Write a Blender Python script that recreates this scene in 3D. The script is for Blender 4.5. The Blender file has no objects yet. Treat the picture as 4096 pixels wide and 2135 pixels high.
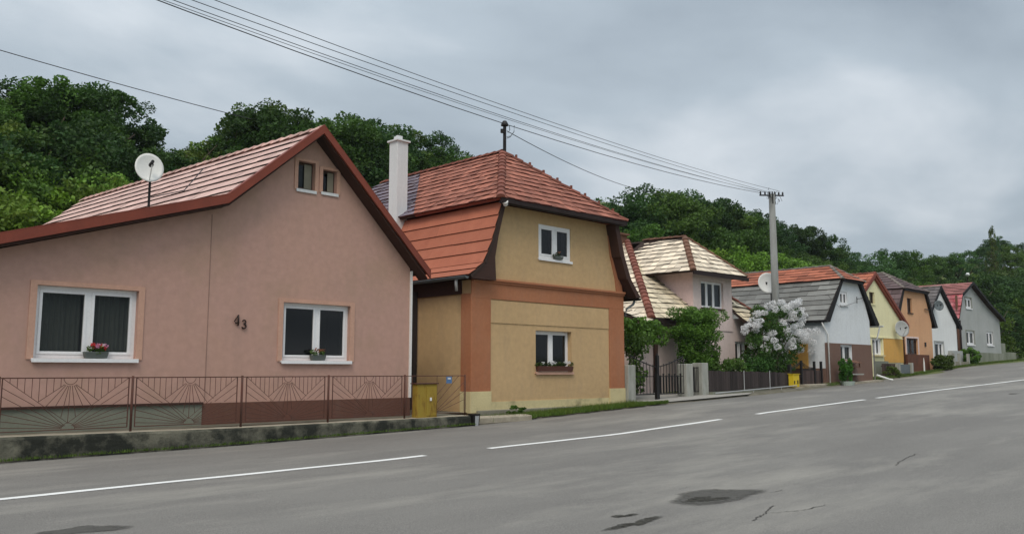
import bpy, bmesh, math, random
import numpy as np
from mathutils import Vector
C = bpy.context.scene
COL = C.collection
R = math.radians
PI = math.pi

# ------------------------------------------------------------------ camera, sky, sun, exposure
CAM_H = 1.6
cam = bpy.data.cameras.new('camera'); camo = bpy.data.objects.new('camera', cam); COL.objects.link(camo)
camo.location = (0, 0, CAM_H); camo.rotation_euler = (R(90 + 6.9), 0, R(45.3 - 90))
cam.sensor_width = 36; cam.lens = 30.05; cam.clip_start = 0.05; cam.clip_end = 3000
C.camera = camo

SUN_EL, SUN_AZ = R(52), R(215)       # azimuth counted from +X, counter-clockwise: behind and left of the camera
w = bpy.data.worlds.new('World'); C.world = w; w.use_nodes = True
nt = w.node_tree; nt.nodes.clear(); N = nt.nodes.new; L = nt.links.new
def wmath(op, a, b=None, c=None):
    n = N('ShaderNodeMath'); n.operation = op
    for i, v in enumerate((a, b, c)):
        if v is None: continue
        if isinstance(v, (int, float)): n.inputs[i].default_value = v
        else: L(v, n.inputs[i])
    return n.outputs[0]
out = N('ShaderNodeOutputWorld'); mixs = N('ShaderNodeMixShader')
sky = N('ShaderNodeTexSky'); sky.sky_type = 'NISHITA'; sky.sun_disc = False
sky.sun_elevation = SUN_EL; sky.sun_rotation = R(90) - SUN_AZ; sky.air_density = 1; sky.dust_density = 2
bg1 = N('ShaderNodeBackground'); bg1.inputs[1].default_value = 0.1; L(sky.outputs[0], bg1.inputs[0])
tc = N('ShaderNodeTexCoord'); sep = N('ShaderNodeSeparateXYZ'); L(tc.outputs['Generated'], sep.inputs[0])
den = wmath('ADD', wmath('MAXIMUM', sep.outputs[2], 0.0), 0.16)
cb = N('ShaderNodeCombineXYZ'); L(wmath('DIVIDE', sep.outputs[0], den), cb.inputs[0]); L(wmath('DIVIDE', sep.outputs[1], den), cb.inputs[1])
mp = N('ShaderNodeMapping'); mp.inputs['Location'].default_value = (19.0, 18.5, 8.3); mp.inputs['Rotation'].default_value = (0, 0, R(-35)); mp.inputs['Scale'].default_value = (0.62, 0.95, 1); L(cb.outputs[0], mp.inputs[0])
n1 = N('ShaderNodeTexNoise'); n1.inputs['Scale'].default_value = 1.15; n1.inputs['Detail'].default_value = 7; n1.inputs['Roughness'].default_value = 0.5; n1.inputs['Distortion'].default_value = 0.25; L(mp.outputs[0], n1.inputs['Vector'])
rp = N('ShaderNodeValToRGB'); L(n1.outputs[0], rp.inputs[0])
e = rp.color_ramp.elements; e[0].position = 0.30; e[0].color = (0.31, 0.365, 0.42, 1); e[1].position = 0.72; e[1].color = (0.86, 0.90, 0.94, 1)
m_ = rp.color_ramp.elements.new(0.5); m_.color = (0.47, 0.54, 0.60, 1)
bright = wmath('ADD', 1.0, wmath('MULTIPLY', wmath('POWER', wmath('MAXIMUM', sep.outputs[2], 0.0), 1.6), 1.5))
vm = N('ShaderNodeVectorMath'); vm.operation = 'SCALE'; L(rp.outputs[0], vm.inputs[0]); L(bright, vm.inputs['Scale'])
bg2 = N('ShaderNodeBackground'); bg2.inputs[1].default_value = 0.88; L(vm.outputs[0], bg2.inputs[0])
mixs.inputs[0].default_value = 0.9; L(bg1.outputs[0], mixs.inputs[1]); L(bg2.outputs[0], mixs.inputs[2]); L(mixs.outputs[0], out.inputs[0])
sl = bpy.data.lights.new('sun', 'SUN'); sl.energy = 1.6; sl.angle = R(25); sl.color = (1, 0.90, 0.78)
so = bpy.data.objects.new('sun', sl); COL.objects.link(so)
sd = Vector((math.cos(SUN_EL) * math.cos(SUN_AZ), math.cos(SUN_EL) * math.sin(SUN_AZ), math.sin(SUN_EL)))
so.rotation_euler = sd.to_track_quat('Z', 'Y').to_euler(); so.location = (0, -10, 40)
C.view_settings.view_transform = 'Standard'; C.view_settings.look = 'None'; C.view_settings.exposure = 0.0; C.view_settings.gamma = 1
C.cycles.max_bounces = 6; C.cycles.diffuse_bounces = 3; C.cycles.transparent_max_bounces = 12

# ------------------------------------------------------------------ materials
def lin(c):
    return tuple(((v / 255) / 12.92 if v <= 10 else (((v / 255) + .055) / 1.055) ** 2.4) for v in c)
def col(r, g, b, k=1.0):
    return tuple(min(v * k, .85) for v in lin((r, g, b))) + (1,)
MATS = {}
def material(name, c, rough=.85, c2=None, nscale=1.5, nmix=.35, bump=0., bscale=60, metal=0, tone=False, objcol=False, stretch=(1, 1, 1), spec=.3, stain=None, sfac=(.55, .75), sscale=.7, transl=0.):
    m = bpy.data.materials.new(name); m.use_nodes = True; t = m.node_tree; t.nodes.clear(); N = t.nodes.new; L = t.links.new
    o = N('ShaderNodeOutputMaterial'); b = N('ShaderNodeBsdfPrincipled'); L(b.outputs[0], o.inputs[0])
    b.inputs['Roughness'].default_value = rough; b.inputs['Metallic'].default_value = metal; b.inputs['Specular IOR Level'].default_value = spec
    tcn = N('ShaderNodeTexCoord'); mp = N('ShaderNodeMapping'); mp.inputs['Scale'].default_value = stretch; L(tcn.outputs['Object'], mp.inputs[0])
    def noise(s, d=5, r=.6):
        n = N('ShaderNodeTexNoise'); n.inputs['Scale'].default_value = s; n.inputs['Detail'].default_value = d; n.inputs['Roughness'].default_value = r; L(mp.outputs[0], n.inputs['Vector']); return n.outputs[0]
    def ramp(src, a, bb):
        r_ = N('ShaderNodeMapRange'); r_.inputs['From Min'].default_value = a; r_.inputs['From Max'].default_value = bb; L(src, r_.inputs['Value']); return r_.outputs[0]
    def mix(f, a, bb, typ='MIX'):
        n = N('ShaderNodeMix'); n.data_type = 'RGBA'; n.blend_type = typ
        for i, v in ((0, f), (6, a), (7, bb)):
            if isinstance(v, (int, float)): n.inputs[i].default_value = v
            elif isinstance(v, tuple): n.inputs[i].default_value = v
            else: L(v, n.inputs[i])
        return n.outputs[2]
    if c2 is None: c2 = tuple(v * .72 for v in c[:3]) + (1,)
    base = mix(ramp(noise(nscale), .35, .65), c, mix(nmix, c, c2))
    fine = ramp(noise(nscale * 14, 3), .3, .7)
    base = mix(.18, base, mix(fine, tuple(v * .6 for v in c[:3]) + (1,), tuple(min(v * 1.3, .9) for v in c[:3]) + (1,)))
    if name.startswith('plaster') or name.startswith('plinth'):
        mp2 = N('ShaderNodeMapping'); mp2.inputs['Scale'].default_value = (1.7, 1.7, .5); L(tcn.outputs['Object'], mp2.inputs[0]); ns = N('ShaderNodeTexNoise'); ns.inputs['Scale'].default_value = 1.6; ns.inputs['Detail'].default_value = 7; ns.inputs['Roughness'].default_value = .65; L(mp2.outputs[0], ns.inputs['Vector'])
        base = mix(ramp(ns.outputs[0], .5, .85), base, mix(.22, base, (.2, .17, .14, 1)))
    if stain:
        base = mix(ramp(noise(sscale, 7, .65), *sfac), base, stain)
    if tone:
        a = N('ShaderNodeAttribute'); a.attribute_name = 'tone'
        base = mix(1.0, base, ramp2(t, a.outputs['Fac']), 'MULTIPLY')
    if objcol:
        oi = N('ShaderNodeObjectInfo'); base = mix(1.0, base, oi.outputs['Color'], 'MULTIPLY')
    L(base, b.inputs['Base Color'])
    if bump:
        bn = N('ShaderNodeBump'); bn.inputs['Strength'].default_value = bump; bn.inputs['Distance'].default_value = .02; L(noise(bscale, 4), bn.inputs['Height']); L(bn.outputs[0], b.inputs['Normal'])
    if transl:
        tr = N('ShaderNodeBsdfTranslucent'); L(base, tr.inputs[0]); ms = N('ShaderNodeMixShader'); ms.inputs[0].default_value = transl
        L(b.outputs[0], ms.inputs[1]); L(tr.outputs[0], ms.inputs[2]); L(ms.outputs[0], o.inputs[0])
    MATS[name] = m
    return m
def ramp2(t, src):
    n = t.nodes.new('ShaderNodeMapRange'); n.inputs['To Min'].default_value = .55; n.inputs['To Max'].default_value = 1.35; t.links.new(src, n.inputs['Value'])
    c = t.nodes.new('ShaderNodeCombineColor'); [t.links.new(n.outputs[0], c.inputs[i]) for i in range(3)]
    return c.outputs[0]
def glass_mat(name, tint=(.02, .024, .028), mixf=.42):
    m = bpy.data.materials.new(name); m.use_nodes = True; t = m.node_tree; t.nodes.clear(); N = t.nodes.new; L = t.links.new
    o = N('ShaderNodeOutputMaterial'); b = N('ShaderNodeBsdfPrincipled'); b.inputs['Base Color'].default_value = tint + (1,); b.inputs['Roughness'].default_value = .06; b.inputs['Specular IOR Level'].default_value = .5
    tr = N('ShaderNodeBsdfTransparent'); tr.inputs[0].default_value = (.8, .85, .85, 1); ms = N('ShaderNodeMixShader'); ms.inputs[0].default_value = 1 - mixf
    L(tr.outputs[0], ms.inputs[1]); L(b.outputs[0], ms.inputs[2]); L(ms.outputs[0], o.inputs[0]); MATS[name] = m; return m

K = 1.4   # wall albedo over seen colour
mt = material
mt('plaster_pink', col(160, 128, 114, K), bump=.12, bscale=90, c2=col(160, 128, 118, K), nscale=.45, nmix=.8, stain=col(140, 118, 98, K), sfac=(.5, .8), sscale=.35)
mt('plaster_surround', col(172, 136, 118, K), bump=.1)
mt('joint', col(128, 104, 94, K)); mt('plinth_brown', col(92, 62, 52, K), bump=.35, bscale=40, nscale=1.2, c2=col(80, 60, 48, K))
mt('plinth_grey', col(110, 112, 100, K), bump=.3, bscale=40, c2=col(92, 96, 80, K), nscale=1.5)
mt('plaster_mustard', col(170, 143, 106, K), bump=.12, bscale=90, c2=col(158, 132, 96, K), nscale=.5, nmix=.7, stain=col(140, 120, 92, K), sfac=(.62, .9))
mt('plaster_orange', col(146, 98, 70, K), bump=.12, bscale=90, c2=col(140, 88, 60, K), nscale=.8, nmix=.8)
mt('plaster_cream', col(180, 168, 128, K), bump=.2, c2=col(150, 136, 100, K), nscale=1.6, stain=col(110, 104, 78, K), sfac=(.55, .8), sscale=1.5)
mt('dark_board', col(66, 44, 36), rough=.7, c2=col(48, 32, 26), nscale=3, stretch=(1, 6, 6))
mt('verge_red', col(132, 66, 50, 1.0), rough=.6, c2=col(108, 54, 42), nscale=1.5, nmix=.8)
mt('verge_dark', col(44, 32, 30), rough=.7)
mt('verge_black', col(26, 24, 24), rough=.7)
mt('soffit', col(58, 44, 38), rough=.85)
def tile(name, c, c2, stain=None, **k):
    mt(name, c, rough=.8, c2=c2, nscale=2.2, nmix=.7, bump=.25, bscale=50, tone=True, stain=stain, **k)
TK = .78
tile('tile_pink', col(212, 180, 170, 1.0), col(190, 154, 146, 1.0), col(140, 108, 100, .9), sfac=(.6, .85), sscale=1.1)
tile('tile_red', col(182, 118, 98, TK), col(160, 98, 80, TK), col(120, 78, 66, TK), sfac=(.58, .82), sscale=1.0)
tile('tile_mansard', col(188, 116, 90, .88), col(174, 104, 80, .88), col(160, 90, 68, .9), sfac=(.6, .85), sscale=2)
tile('tile_bluegrey', col(112, 106, 122, TK), col(160, 140, 138, TK))
tile('tile_cream', col(244, 228, 204, .92), col(228, 206, 180, .9), col(160, 140, 116, .85), sfac=(.6, .76), sscale=1.3)
tile('tile_cream_mossy', col(232, 216, 188, .9), col(204, 188, 156, .85), col(140, 132, 104, .75), sfac=(.54, .7), sscale=1.4)
tile('tile_orange', col(186, 114, 88, .88), col(160, 92, 70, .85), col(110, 78, 66, .8), sfac=(.55, .75), sscale=.9)
tile('tile_grey', col(134, 134, 130, .9), col(112, 112, 108, .9), col(160, 158, 150, .9), sfac=(.6, .8), sscale=.8)
tile('tile_purple', col(108, 92, 90, .9), col(92, 76, 80, .95), col(140, 124, 120, .9), sfac=(.55, .75), sscale=1)
tile('tile_darkgrey', col(112, 106, 104, .9), col(84, 80, 80, .9))
tile('tile_rose', col(162, 106, 100, .9), col(138, 88, 84, .9), col(196, 140, 140, .9), sfac=(.6, .8))
tile('tile_crimson', col(184, 88, 94, .9), col(200, 150, 150, .9))
mt('tile_edge', col(84, 38, 30, .8), rough=.95)
mt('tile_edge_dark', col(46, 38, 36, .8), rough=.95)
mt('ridge_red', col(142, 88, 74, .85), c2=col(112, 66, 54, .9), nscale=3, bump=.3, tone=True)
mt('ridge_brown', col(122, 88, 70, .9), c2=col(90, 66, 54, .9), nscale=3, bump=.3, tone=True)
mt('ridge_grey', col(128, 120, 112, .9), c2=col(96, 88, 84, .9), nscale=3, bump=.3, tone=True)
mt('white_frame', col(232, 234, 236, 1.15), rough=.35, spec=.5, nmix=.1)
mt('white_paint', col(204, 206, 206, 1.15), rough=.6, nmix=.3, stain=col(150, 150, 146), sfac=(.6, .9), stretch=(3, 3, .5))
mt('room_dark', col(30, 30, 32), rough=.9, nmix=0)
mt('curtain', col(128, 132, 136, 1.0), rough=.9, transl=.3)
mt('curtain_light', col(196, 190, 178, 1.1), rough=.9, transl=.3)
glass_mat('glass'); mt('curtain_dim', col(96, 98, 90), rough=.95); glass_mat('glass_clear', (.02, .024, .026), .62); glass_mat('glass_dark', (.006, .007, .008), .2)
mt('wood_window', col(70, 52, 44), rough=.6)
mt('metal_grey', col(108, 116, 118), rough=.45, metal=.3, nmix=.5, nscale=3)
mt('metal_pipe', col(176, 178, 178), rough=.45, metal=.2, nmix=.3)
mt('white_pipe', col(214, 214, 210, 1.2), rough=.5, nmix=.3)
mt('black_metal', col(30, 28, 28), rough=.5)
mt('rust_metal', col(82, 62, 54), rough=.8, c2=col(96, 52, 42), nscale=8, nmix=.8)
mt('dish_white', col(206, 206, 202, 1.2), rough=.5, nmix=.3, nscale=3)
mt('dish_grey', col(170, 172, 170, 1.0), rough=.5, nmix=.3, nscale=3)
mt('number_metal', col(40, 26, 22), rough=.5)
mt('concrete_old', col(112, 110, 96), rough=.95, c2=col(74, 74, 64), nscale=2.5, nmix=.9, bump=1, bscale=14, stain=col(42, 44, 38), sfac=(.43, .56), sscale=1.3)
mt('concrete_top', col(172, 164, 146), rough=.95, c2=col(132, 124, 108), nscale=3, nmix=.8, bump=.6, bscale=20)
mt('concrete_post', col(166, 166, 158), rough=.9, c2=col(128, 130, 120), nscale=2, bump=.3, bscale=30, stretch=(3, 3, .7), nmix=.8)
mt('concrete_pole', col(146, 148, 146), rough=.9, c2=col(118, 118, 112), nscale=1.4, bump=.2, stretch=(3, 3, .5), nmix=.8)
mt('stone', col(140, 136, 120), rough=.95, c2=col(104, 100, 88), nscale=4, bump=.7, bscale=18)
mt('apron', col(172, 168, 160, .8), rough=.95, c2=col(150, 146, 138, .8), nscale=1.5, bump=.2)
mt('soil', col(128, 122, 108, .75), rough=1, c2=col(96, 94, 76, .75), nscale=2.5, nmix=.9, bump=.5, bscale=20)
mt('meadow', col(86, 104, 50, .8), rough=1, c2=col(110, 112, 66, .8), nscale=.35, nmix=.9, bump=.6, bscale=6)
mt('plaster_rose', col(192, 174, 168, K), bump=.12, c2=col(176, 166, 162, K), nscale=.5, stain=col(150, 138, 132, K), sfac=(.6, .9))
mt('plaster_rosepink', col(190, 168, 166, K), bump=.12, c2=col(150, 132, 130, K), nscale=.8)
mt('plaster_greywhite', col(184, 188, 190, K), bump=.1, c2=col(172, 174, 174, K), nscale=.6, stain=col(150, 152, 150, K), sfac=(.6, .9))
mt('plaster_brown', col(98, 76, 66, K), bump=.15, c2=col(88, 68, 58, K), nscale=.7)
mt('plaster_yellow', col(202, 196, 158, K), bump=.1, c2=col(190, 180, 134, K), nscale=.8, stain=col(176, 166, 120, K), sfac=(.6, .85))
mt('plaster_ochre', col(180, 138, 72, K), bump=.1, c2=col(164, 124, 62, K), nscale=.8)
mt('plaster_apricot', col(182, 142, 108, K), bump=.1, c2=col(170, 128, 96, K), nscale=.7, nmix=.8)
mt('plaster_white', col(196, 198, 196, K), bump=.1, c2=col(180, 182, 180, K), nscale=.8)
mt('plaster_grey', col(148, 150, 148, K), bump=.15, c2=col(128, 132, 128, K), nscale=.6, nmix=.8)
mt('render_stained', col(132, 134, 122, 1.2), bump=.5, bscale=20, c2=col(96, 102, 84, 1.2), nscale=1.2, nmix=.9, stretch=(1, 1, .5))
mt('fence_wood', col(62, 54, 52), rough=.85, c2=col(46, 40, 40), nscale=1.6, tone=True, stretch=(6, 6, .6), bump=.3)
mt('panel_brown', col(72, 58, 54), rough=.8, c2=col(54, 46, 44), nscale=2, tone=True)
mt('rust_panel', col(104, 66, 50, 1.1), rough=.85, c2=col(80, 56, 46), nscale=1.5, nmix=.9)
mt('yellow_box', col(150, 128, 50, 1.05), rough=.75, c2=col(140, 112, 40, 1.1), nscale=2.5, nmix=.9, stain=col(104, 74, 34, 1.0), sfac=(.52, .7), sscale=2.6, stretch=(2, 2, .8))
mt('yellow_clean', col(206, 178, 38, 1.1), rough=.6, nmix=.4)
mt('blue_plate', col(84, 116, 156, 1.1), rough=.4)
mt('bark', col(92, 82, 70), rough=1, c2=col(60, 54, 46), nscale=3, bump=.8, bscale=12, stretch=(3, 3, .6))
mt('leaf', (.105, .175, .042, 1), rough=.6, c2=(.075, .14, .035, 1), nscale=.6, tone=True, objcol=True, transl=.25, spec=.25)
mt('petal_white', col(240, 242, 230, 1.5), rough=.8, transl=.35, nmix=.1)
mt('petal_red', col(190, 50, 50, 1.1), rough=.7); mt('petal_pink', col(214, 150, 180, 1.1), rough=.7); mt('petal_dry', col(140, 90, 60), rough=.8)
mt('pot_grey', col(94, 100, 96), rough=.7); mt('pot_brown', col(92, 58, 48), rough=.7); mt('pot_mint', col(176, 188, 178, 1.1), rough=.7)
mt('wire', col(44, 46, 50), rough=.6)
mt('line_white', col(226, 226, 222, 1.1), rough=.8, nmix=.3, nscale=5, stain=col(160, 160, 156), sfac=(.64, .8), sscale=6)
mt('crack', col(84, 82, 78, .85), rough=1); mt('patch', col(104, 102, 97, .76), rough=.95, c2=col(84, 82, 78, .74), nscale=3, bump=.8, bscale=70)
mt('gravel_dark', col(52, 50, 44, .7), rough=1, c2=col(96, 94, 86, .8), nscale=14, nmix=1, bump=1, bscale=60)
mt('patch_light', col(152, 152, 148, .78), rough=.95, c2=col(134, 134, 130, .76), nscale=3, bump=.4, bscale=70)
# asphalt: aggregate grain, tyre bands along the street, blotches
def asphalt():
    m = bpy.data.materials.new('asphalt'); m.use_nodes = True; t = m.node_tree; N = t.nodes.new; L = t.links.new; b = t.nodes['Principled BSDF']
    b.inputs['Roughness'].default_value = .82; b.inputs['Specular IOR Level'].default_value = .35
    tcn = N('ShaderNodeTexCoord')
    def noise(s, st=(1, 1, 1), d=6, r=.6):
        mp = N('ShaderNodeMapping'); mp.inputs['Scale'].default_value = st; L(tcn.outputs['Object'], mp.inputs[0])
        n = N('ShaderNodeTexNoise'); n.inputs['Scale'].default_value = s; n.inputs['Detail'].default_value = d; n.inputs['Roughness'].default_value = r; L(mp.outputs[0], n.inputs['Vector']); return n.outputs[0]
    def mr(src, a, bb, c=0, d=1):
        n = N('ShaderNodeMapRange'); n.inputs[1].default_value = a; n.inputs[2].default_value = bb; n.inputs[3].default_value = c; n.inputs[4].default_value = d; L(src, n.inputs[0]); return n.outputs[0]
    def mix(f, a, bb):
        n = N('ShaderNodeMix'); n.data_type = 'RGBA'
        for i, v in ((0, f), (6, a), (7, bb)):
            if isinstance(v, (int, float)): n.inputs[i].default_value = v
            elif isinstance(v, tuple): n.inputs[i].default_value = v
            else: L(v, n.inputs[i])
        return n.outputs[2]
    A = col(125, 122, 116, .78); B = col(110, 107, 102, .76); Lt = col(158, 154, 144, .86); Dk = col(94, 92, 87, .78)
    c = mix(mr(noise(.5, (.5, 1.6, 1)), .38, .62), A, B)
    c = mix(mr(noise(.35, (.4, 1.5, 1), 9, .68), .5, .66, 0, .8), c, Lt)
    c = mix(mr(noise(.9, (.3, 2.2, 1), 8, .7), .62, .74, 0, .55), c, Dk)
    c = mix(mr(noise(42, (1, 1, 1), 3), .45, .75, 0, .3), c, Lt); c = mix(mr(noise(60, (1, 1, 1), 3), .55, .8, 0, .4), c, Dk)
    c = mix(mr(noise(150, (1, 1, 1), 2), .3, .7, 0, .5), c, mix(mr(noise(90, (1, 1, 1), 2), .35, .65), col(92, 90, 88, .9), col(182, 178, 172, 1.0)))
    L(c, b.inputs['Base Color'])
    vo = N('ShaderNodeTexVoronoi'); vo.feature = 'DISTANCE_TO_EDGE'; vo.inputs['Scale'].default_value = 1.7
    ad = N('ShaderNodeVectorMath'); ad.operation = 'MULTIPLY_ADD'; L(tcn.outputs['Object'], ad.inputs[2]); nz = N('ShaderNodeTexNoise'); nz.inputs['Scale'].default_value = 3.5; nz.inputs['Detail'].default_value = 6; L(tcn.outputs['Object'], nz.inputs['Vector']); L(nz.outputs[1], ad.inputs[0]); ad.inputs[1].default_value = (.5, .5, 0); L(ad.outputs[0], vo.inputs['Vector'])
    ck = N('ShaderNodeMath'); ck.operation = 'MULTIPLY'; L(mr(vo.outputs['Distance'], .0, .035, 1, 0), ck.inputs[0]); L(mr(noise(.33, (1, 1.4, 1), 3), .53, .63, 0, .75), ck.inputs[1])
    c = mix(ck.outputs[0], c, col(72, 70, 66, .7))
    c = mix(mr(noise(26, (.6, 1, 1), 6, .75), .6, .8, 0, .35), c, Dk)
    bn = N('ShaderNodeBump'); bn.inputs['Strength'].default_value = .5; bn.inputs['Distance'].default_value = .006; L(noise(110, d=3), bn.inputs['Height']); L(bn.outputs[0], b.inputs['Normal'])
    MATS['asphalt'] = m
asphalt()

# ------------------------------------------------------------------ object helpers
def setp(o, label=None, cat=None, group=None, kind=None, category=None):
    cat = cat or category
    if label: o['label'] = label
    if cat: o['category'] = cat
    if group: o['group'] = group
    if kind: o['kind'] = kind
    return o
def thing(name, label, cat, loc, group=None):
    o = bpy.data.objects.new(name, None); COL.objects.link(o); o.location = loc; o.empty_display_size = .2
    return setp(o, label, cat, group)
def root_off(p):
    v = Vector((0, 0, 0))
    while p is not None: v += p.location; p = p.parent
    return v
class MB:
    def __init__(s): s.v = []; s.f = []; s.m = []; s.t = []
    def add(s, vs, fs, mi=0, tone=.55):
        b = len(s.v); s.v += [tuple(x) for x in vs]
        for f in fs: s.f.append([b + i for i in f]); s.m.append(mi); s.t.append(tone)
    def box(s, x0, x1, y0, y1, z0, z1, mi=0, tone=.55):
        s.add([(x0, y0, z0), (x1, y0, z0), (x1, y1, z0), (x0, y1, z0), (x0, y0, z1), (x1, y0, z1), (x1, y1, z1), (x0, y1, z1)],
              [(0, 3, 2, 1), (4, 5, 6, 7), (0, 1, 5, 4), (1, 2, 6, 5), (2, 3, 7, 6), (3, 0, 4, 7)], mi, tone)
    def quad(s, *p, mi=0): s.add(p, [tuple(range(len(p)))], mi)
    def prism(s, poly, y0, y1, mi=0):   # polygon in XZ extruded along Y
        n = len(poly)
        s.add([(x, y0, z) for x, z in poly] + [(x, y1, z) for x, z in poly],
              [tuple(range(n)), tuple(range(2 * n - 1, n - 1, -1))] + [((i + 1) % n, i, n + i, n + (i + 1) % n) for i in range(n)], mi)
    def slab(s, pts, d, mi=0):          # polygon pushed by the vector d
        n = len(pts); p = [Vector(q) for q in pts]; d = Vector(d)
        s.add(p + [q + d for q in p], [tuple(range(n)), tuple(range(2 * n - 1, n - 1, -1))] + [((i + 1) % n, i, n + i, n + (i + 1) % n) for i in range(n)], mi)
    def tube(s, pts, r, n=8, mi=0, cap=True, tone=.55):
        pts = [Vector(p) for p in pts]; rs = r if isinstance(r, (list, tuple)) else [r] * len(pts); b = len(s.v); up = None
        for i, p in enumerate(pts):
            d = (pts[min(i + 1, len(pts) - 1)] - pts[max(i - 1, 0)]).normalized()
            a = d.cross(Vector((0, 0, 1))) if abs(d.z) < .95 else d.cross(Vector((1, 0, 0)))
            a.normalize(); c = d.cross(a)
            for k in range(n):
                t = 2 * PI * k / n; s.v.append(tuple(p + (a * math.cos(t) + c * math.sin(t)) * rs[i]))
        for i in range(len(pts) - 1):
            for k in range(n):
                s.f.append([b + i * n + k, b + i * n + (k + 1) % n, b + (i + 1) * n + (k + 1) % n, b + (i + 1) * n + k]); s.m.append(mi); s.t.append(tone)
        if cap:
            s.f.append([b + k for k in range(n)][::-1]); s.m.append(mi); s.t.append(tone)
            s.f.append([b + (len(pts) - 1) * n + k for k in range(n)]); s.m.append(mi); s.t.append(tone)
    def build(s, name, mats, parent=None, smooth=False, bevel=0, **kw):
        off = root_off(parent); me = bpy.data.meshes.new(name)
        me.from_pydata([(x - off.x, y - off.y, z - off.z) for x, y, z in s.v], [], s.f)
        mats = mats if isinstance(mats, (list, tuple)) else [mats]
        for q in mats: me.materials.append(MATS[q])
        me.polygons.foreach_set('material_index', s.m)
        at = me.attributes.new('tone', 'FLOAT', 'FACE'); at.data.foreach_set('value', s.t)
        if smooth: me.polygons.foreach_set('use_smooth', [True] * len(s.f))
        me.update(); bm = bmesh.new(); bm.from_mesh(me); bmesh.ops.recalc_face_normals(bm, faces=bm.faces) if kw.pop('fix', False) else None; bm.to_mesh(me); bm.free()
        o = bpy.data.objects.new(name, me); COL.objects.link(o)
        if parent: o.parent = parent
        if bevel:
            bv = o.modifiers.new('bevel', 'BEVEL'); bv.width = bevel; bv.segments = 2; bv.limit_method = 'ANGLE'
        return setp(o, **kw)

def walls(parent, poly, Y, holes, mat, depth=.16, name='wall', back=None, right=True, left=True, label=None, sidemat=None):
    """front wall (polygon in XZ at depth Y) with real openings and reveals; side and back walls to depth `back`"""
    bm = bmesh.new(); off = root_off(parent)
    def loop(ps):
        vs = [bm.verts.new((x - off.x, Y - off.y, z - off.z)) for x, z in ps]
        return [bm.edges.new((vs[i], vs[(i + 1) % len(vs)])) for i in range(len(vs))]
    ed = loop(poly)
    for x0, x1, z0, z1 in holes: ed += loop([(x0, z0), (x0, z1), (x1, z1), (x1, z0)])
    bmesh.ops.triangle_fill(bm, use_beauty=True, use_dissolve=False, edges=ed)
    for f in bm.faces:
        if f.normal.y > 0: f.normal_flip()
    def q(*p, mi=0):
        f = bm.faces.new([bm.verts.new((a - off.x, b - off.y, c - off.z)) for a, b, c in p]); f.material_index = mi
    for x0, x1, z0, z1 in holes:
        y0, y1 = Y, Y + depth
        q((x0, y0, z0), (x0, y1, z0), (x0, y1, z1), (x0, y0, z1)); q((x1, y0, z0), (x1, y0, z1), (x1, y1, z1), (x1, y1, z0))
        q((x0, y0, z1), (x0, y1, z1), (x1, y1, z1), (x1, y0, z1)); q((x0, y0, z0), (x1, y0, z0), (x1, y1, z0), (x0, y1, z0))
    if back:
        xs = [p[0] for p in poly]; xa, xb = min(xs), max(xs); zb = min(p[1] for p in poly)
        za = max(p[1] for p in poly if p[0] < xa + .01); zc = max(p[1] for p in poly if p[0] > xb - .01)
        q((xa, Y, zb), (xa, Y, za), (xa, back, za), (xa, back, zb), mi=1); q((xb, Y, zb), (xb, back, zb), (xb, back, zc), (xb, Y, zc), mi=1)
        f = bm.faces.new([bm.verts.new((x - off.x, back - off.y, z - off.z)) for x, z in poly[::-1]])
    me = bpy.data.meshes.new(name); bm.to_mesh(me); bm.free(); me.materials.append(MATS[mat]); me.materials.append(MATS[sidemat or mat])
    o = bpy.data.objects.new(name, me); COL.objects.link(o); o.parent = parent
    if label: o['label'] = label
    return o

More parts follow.
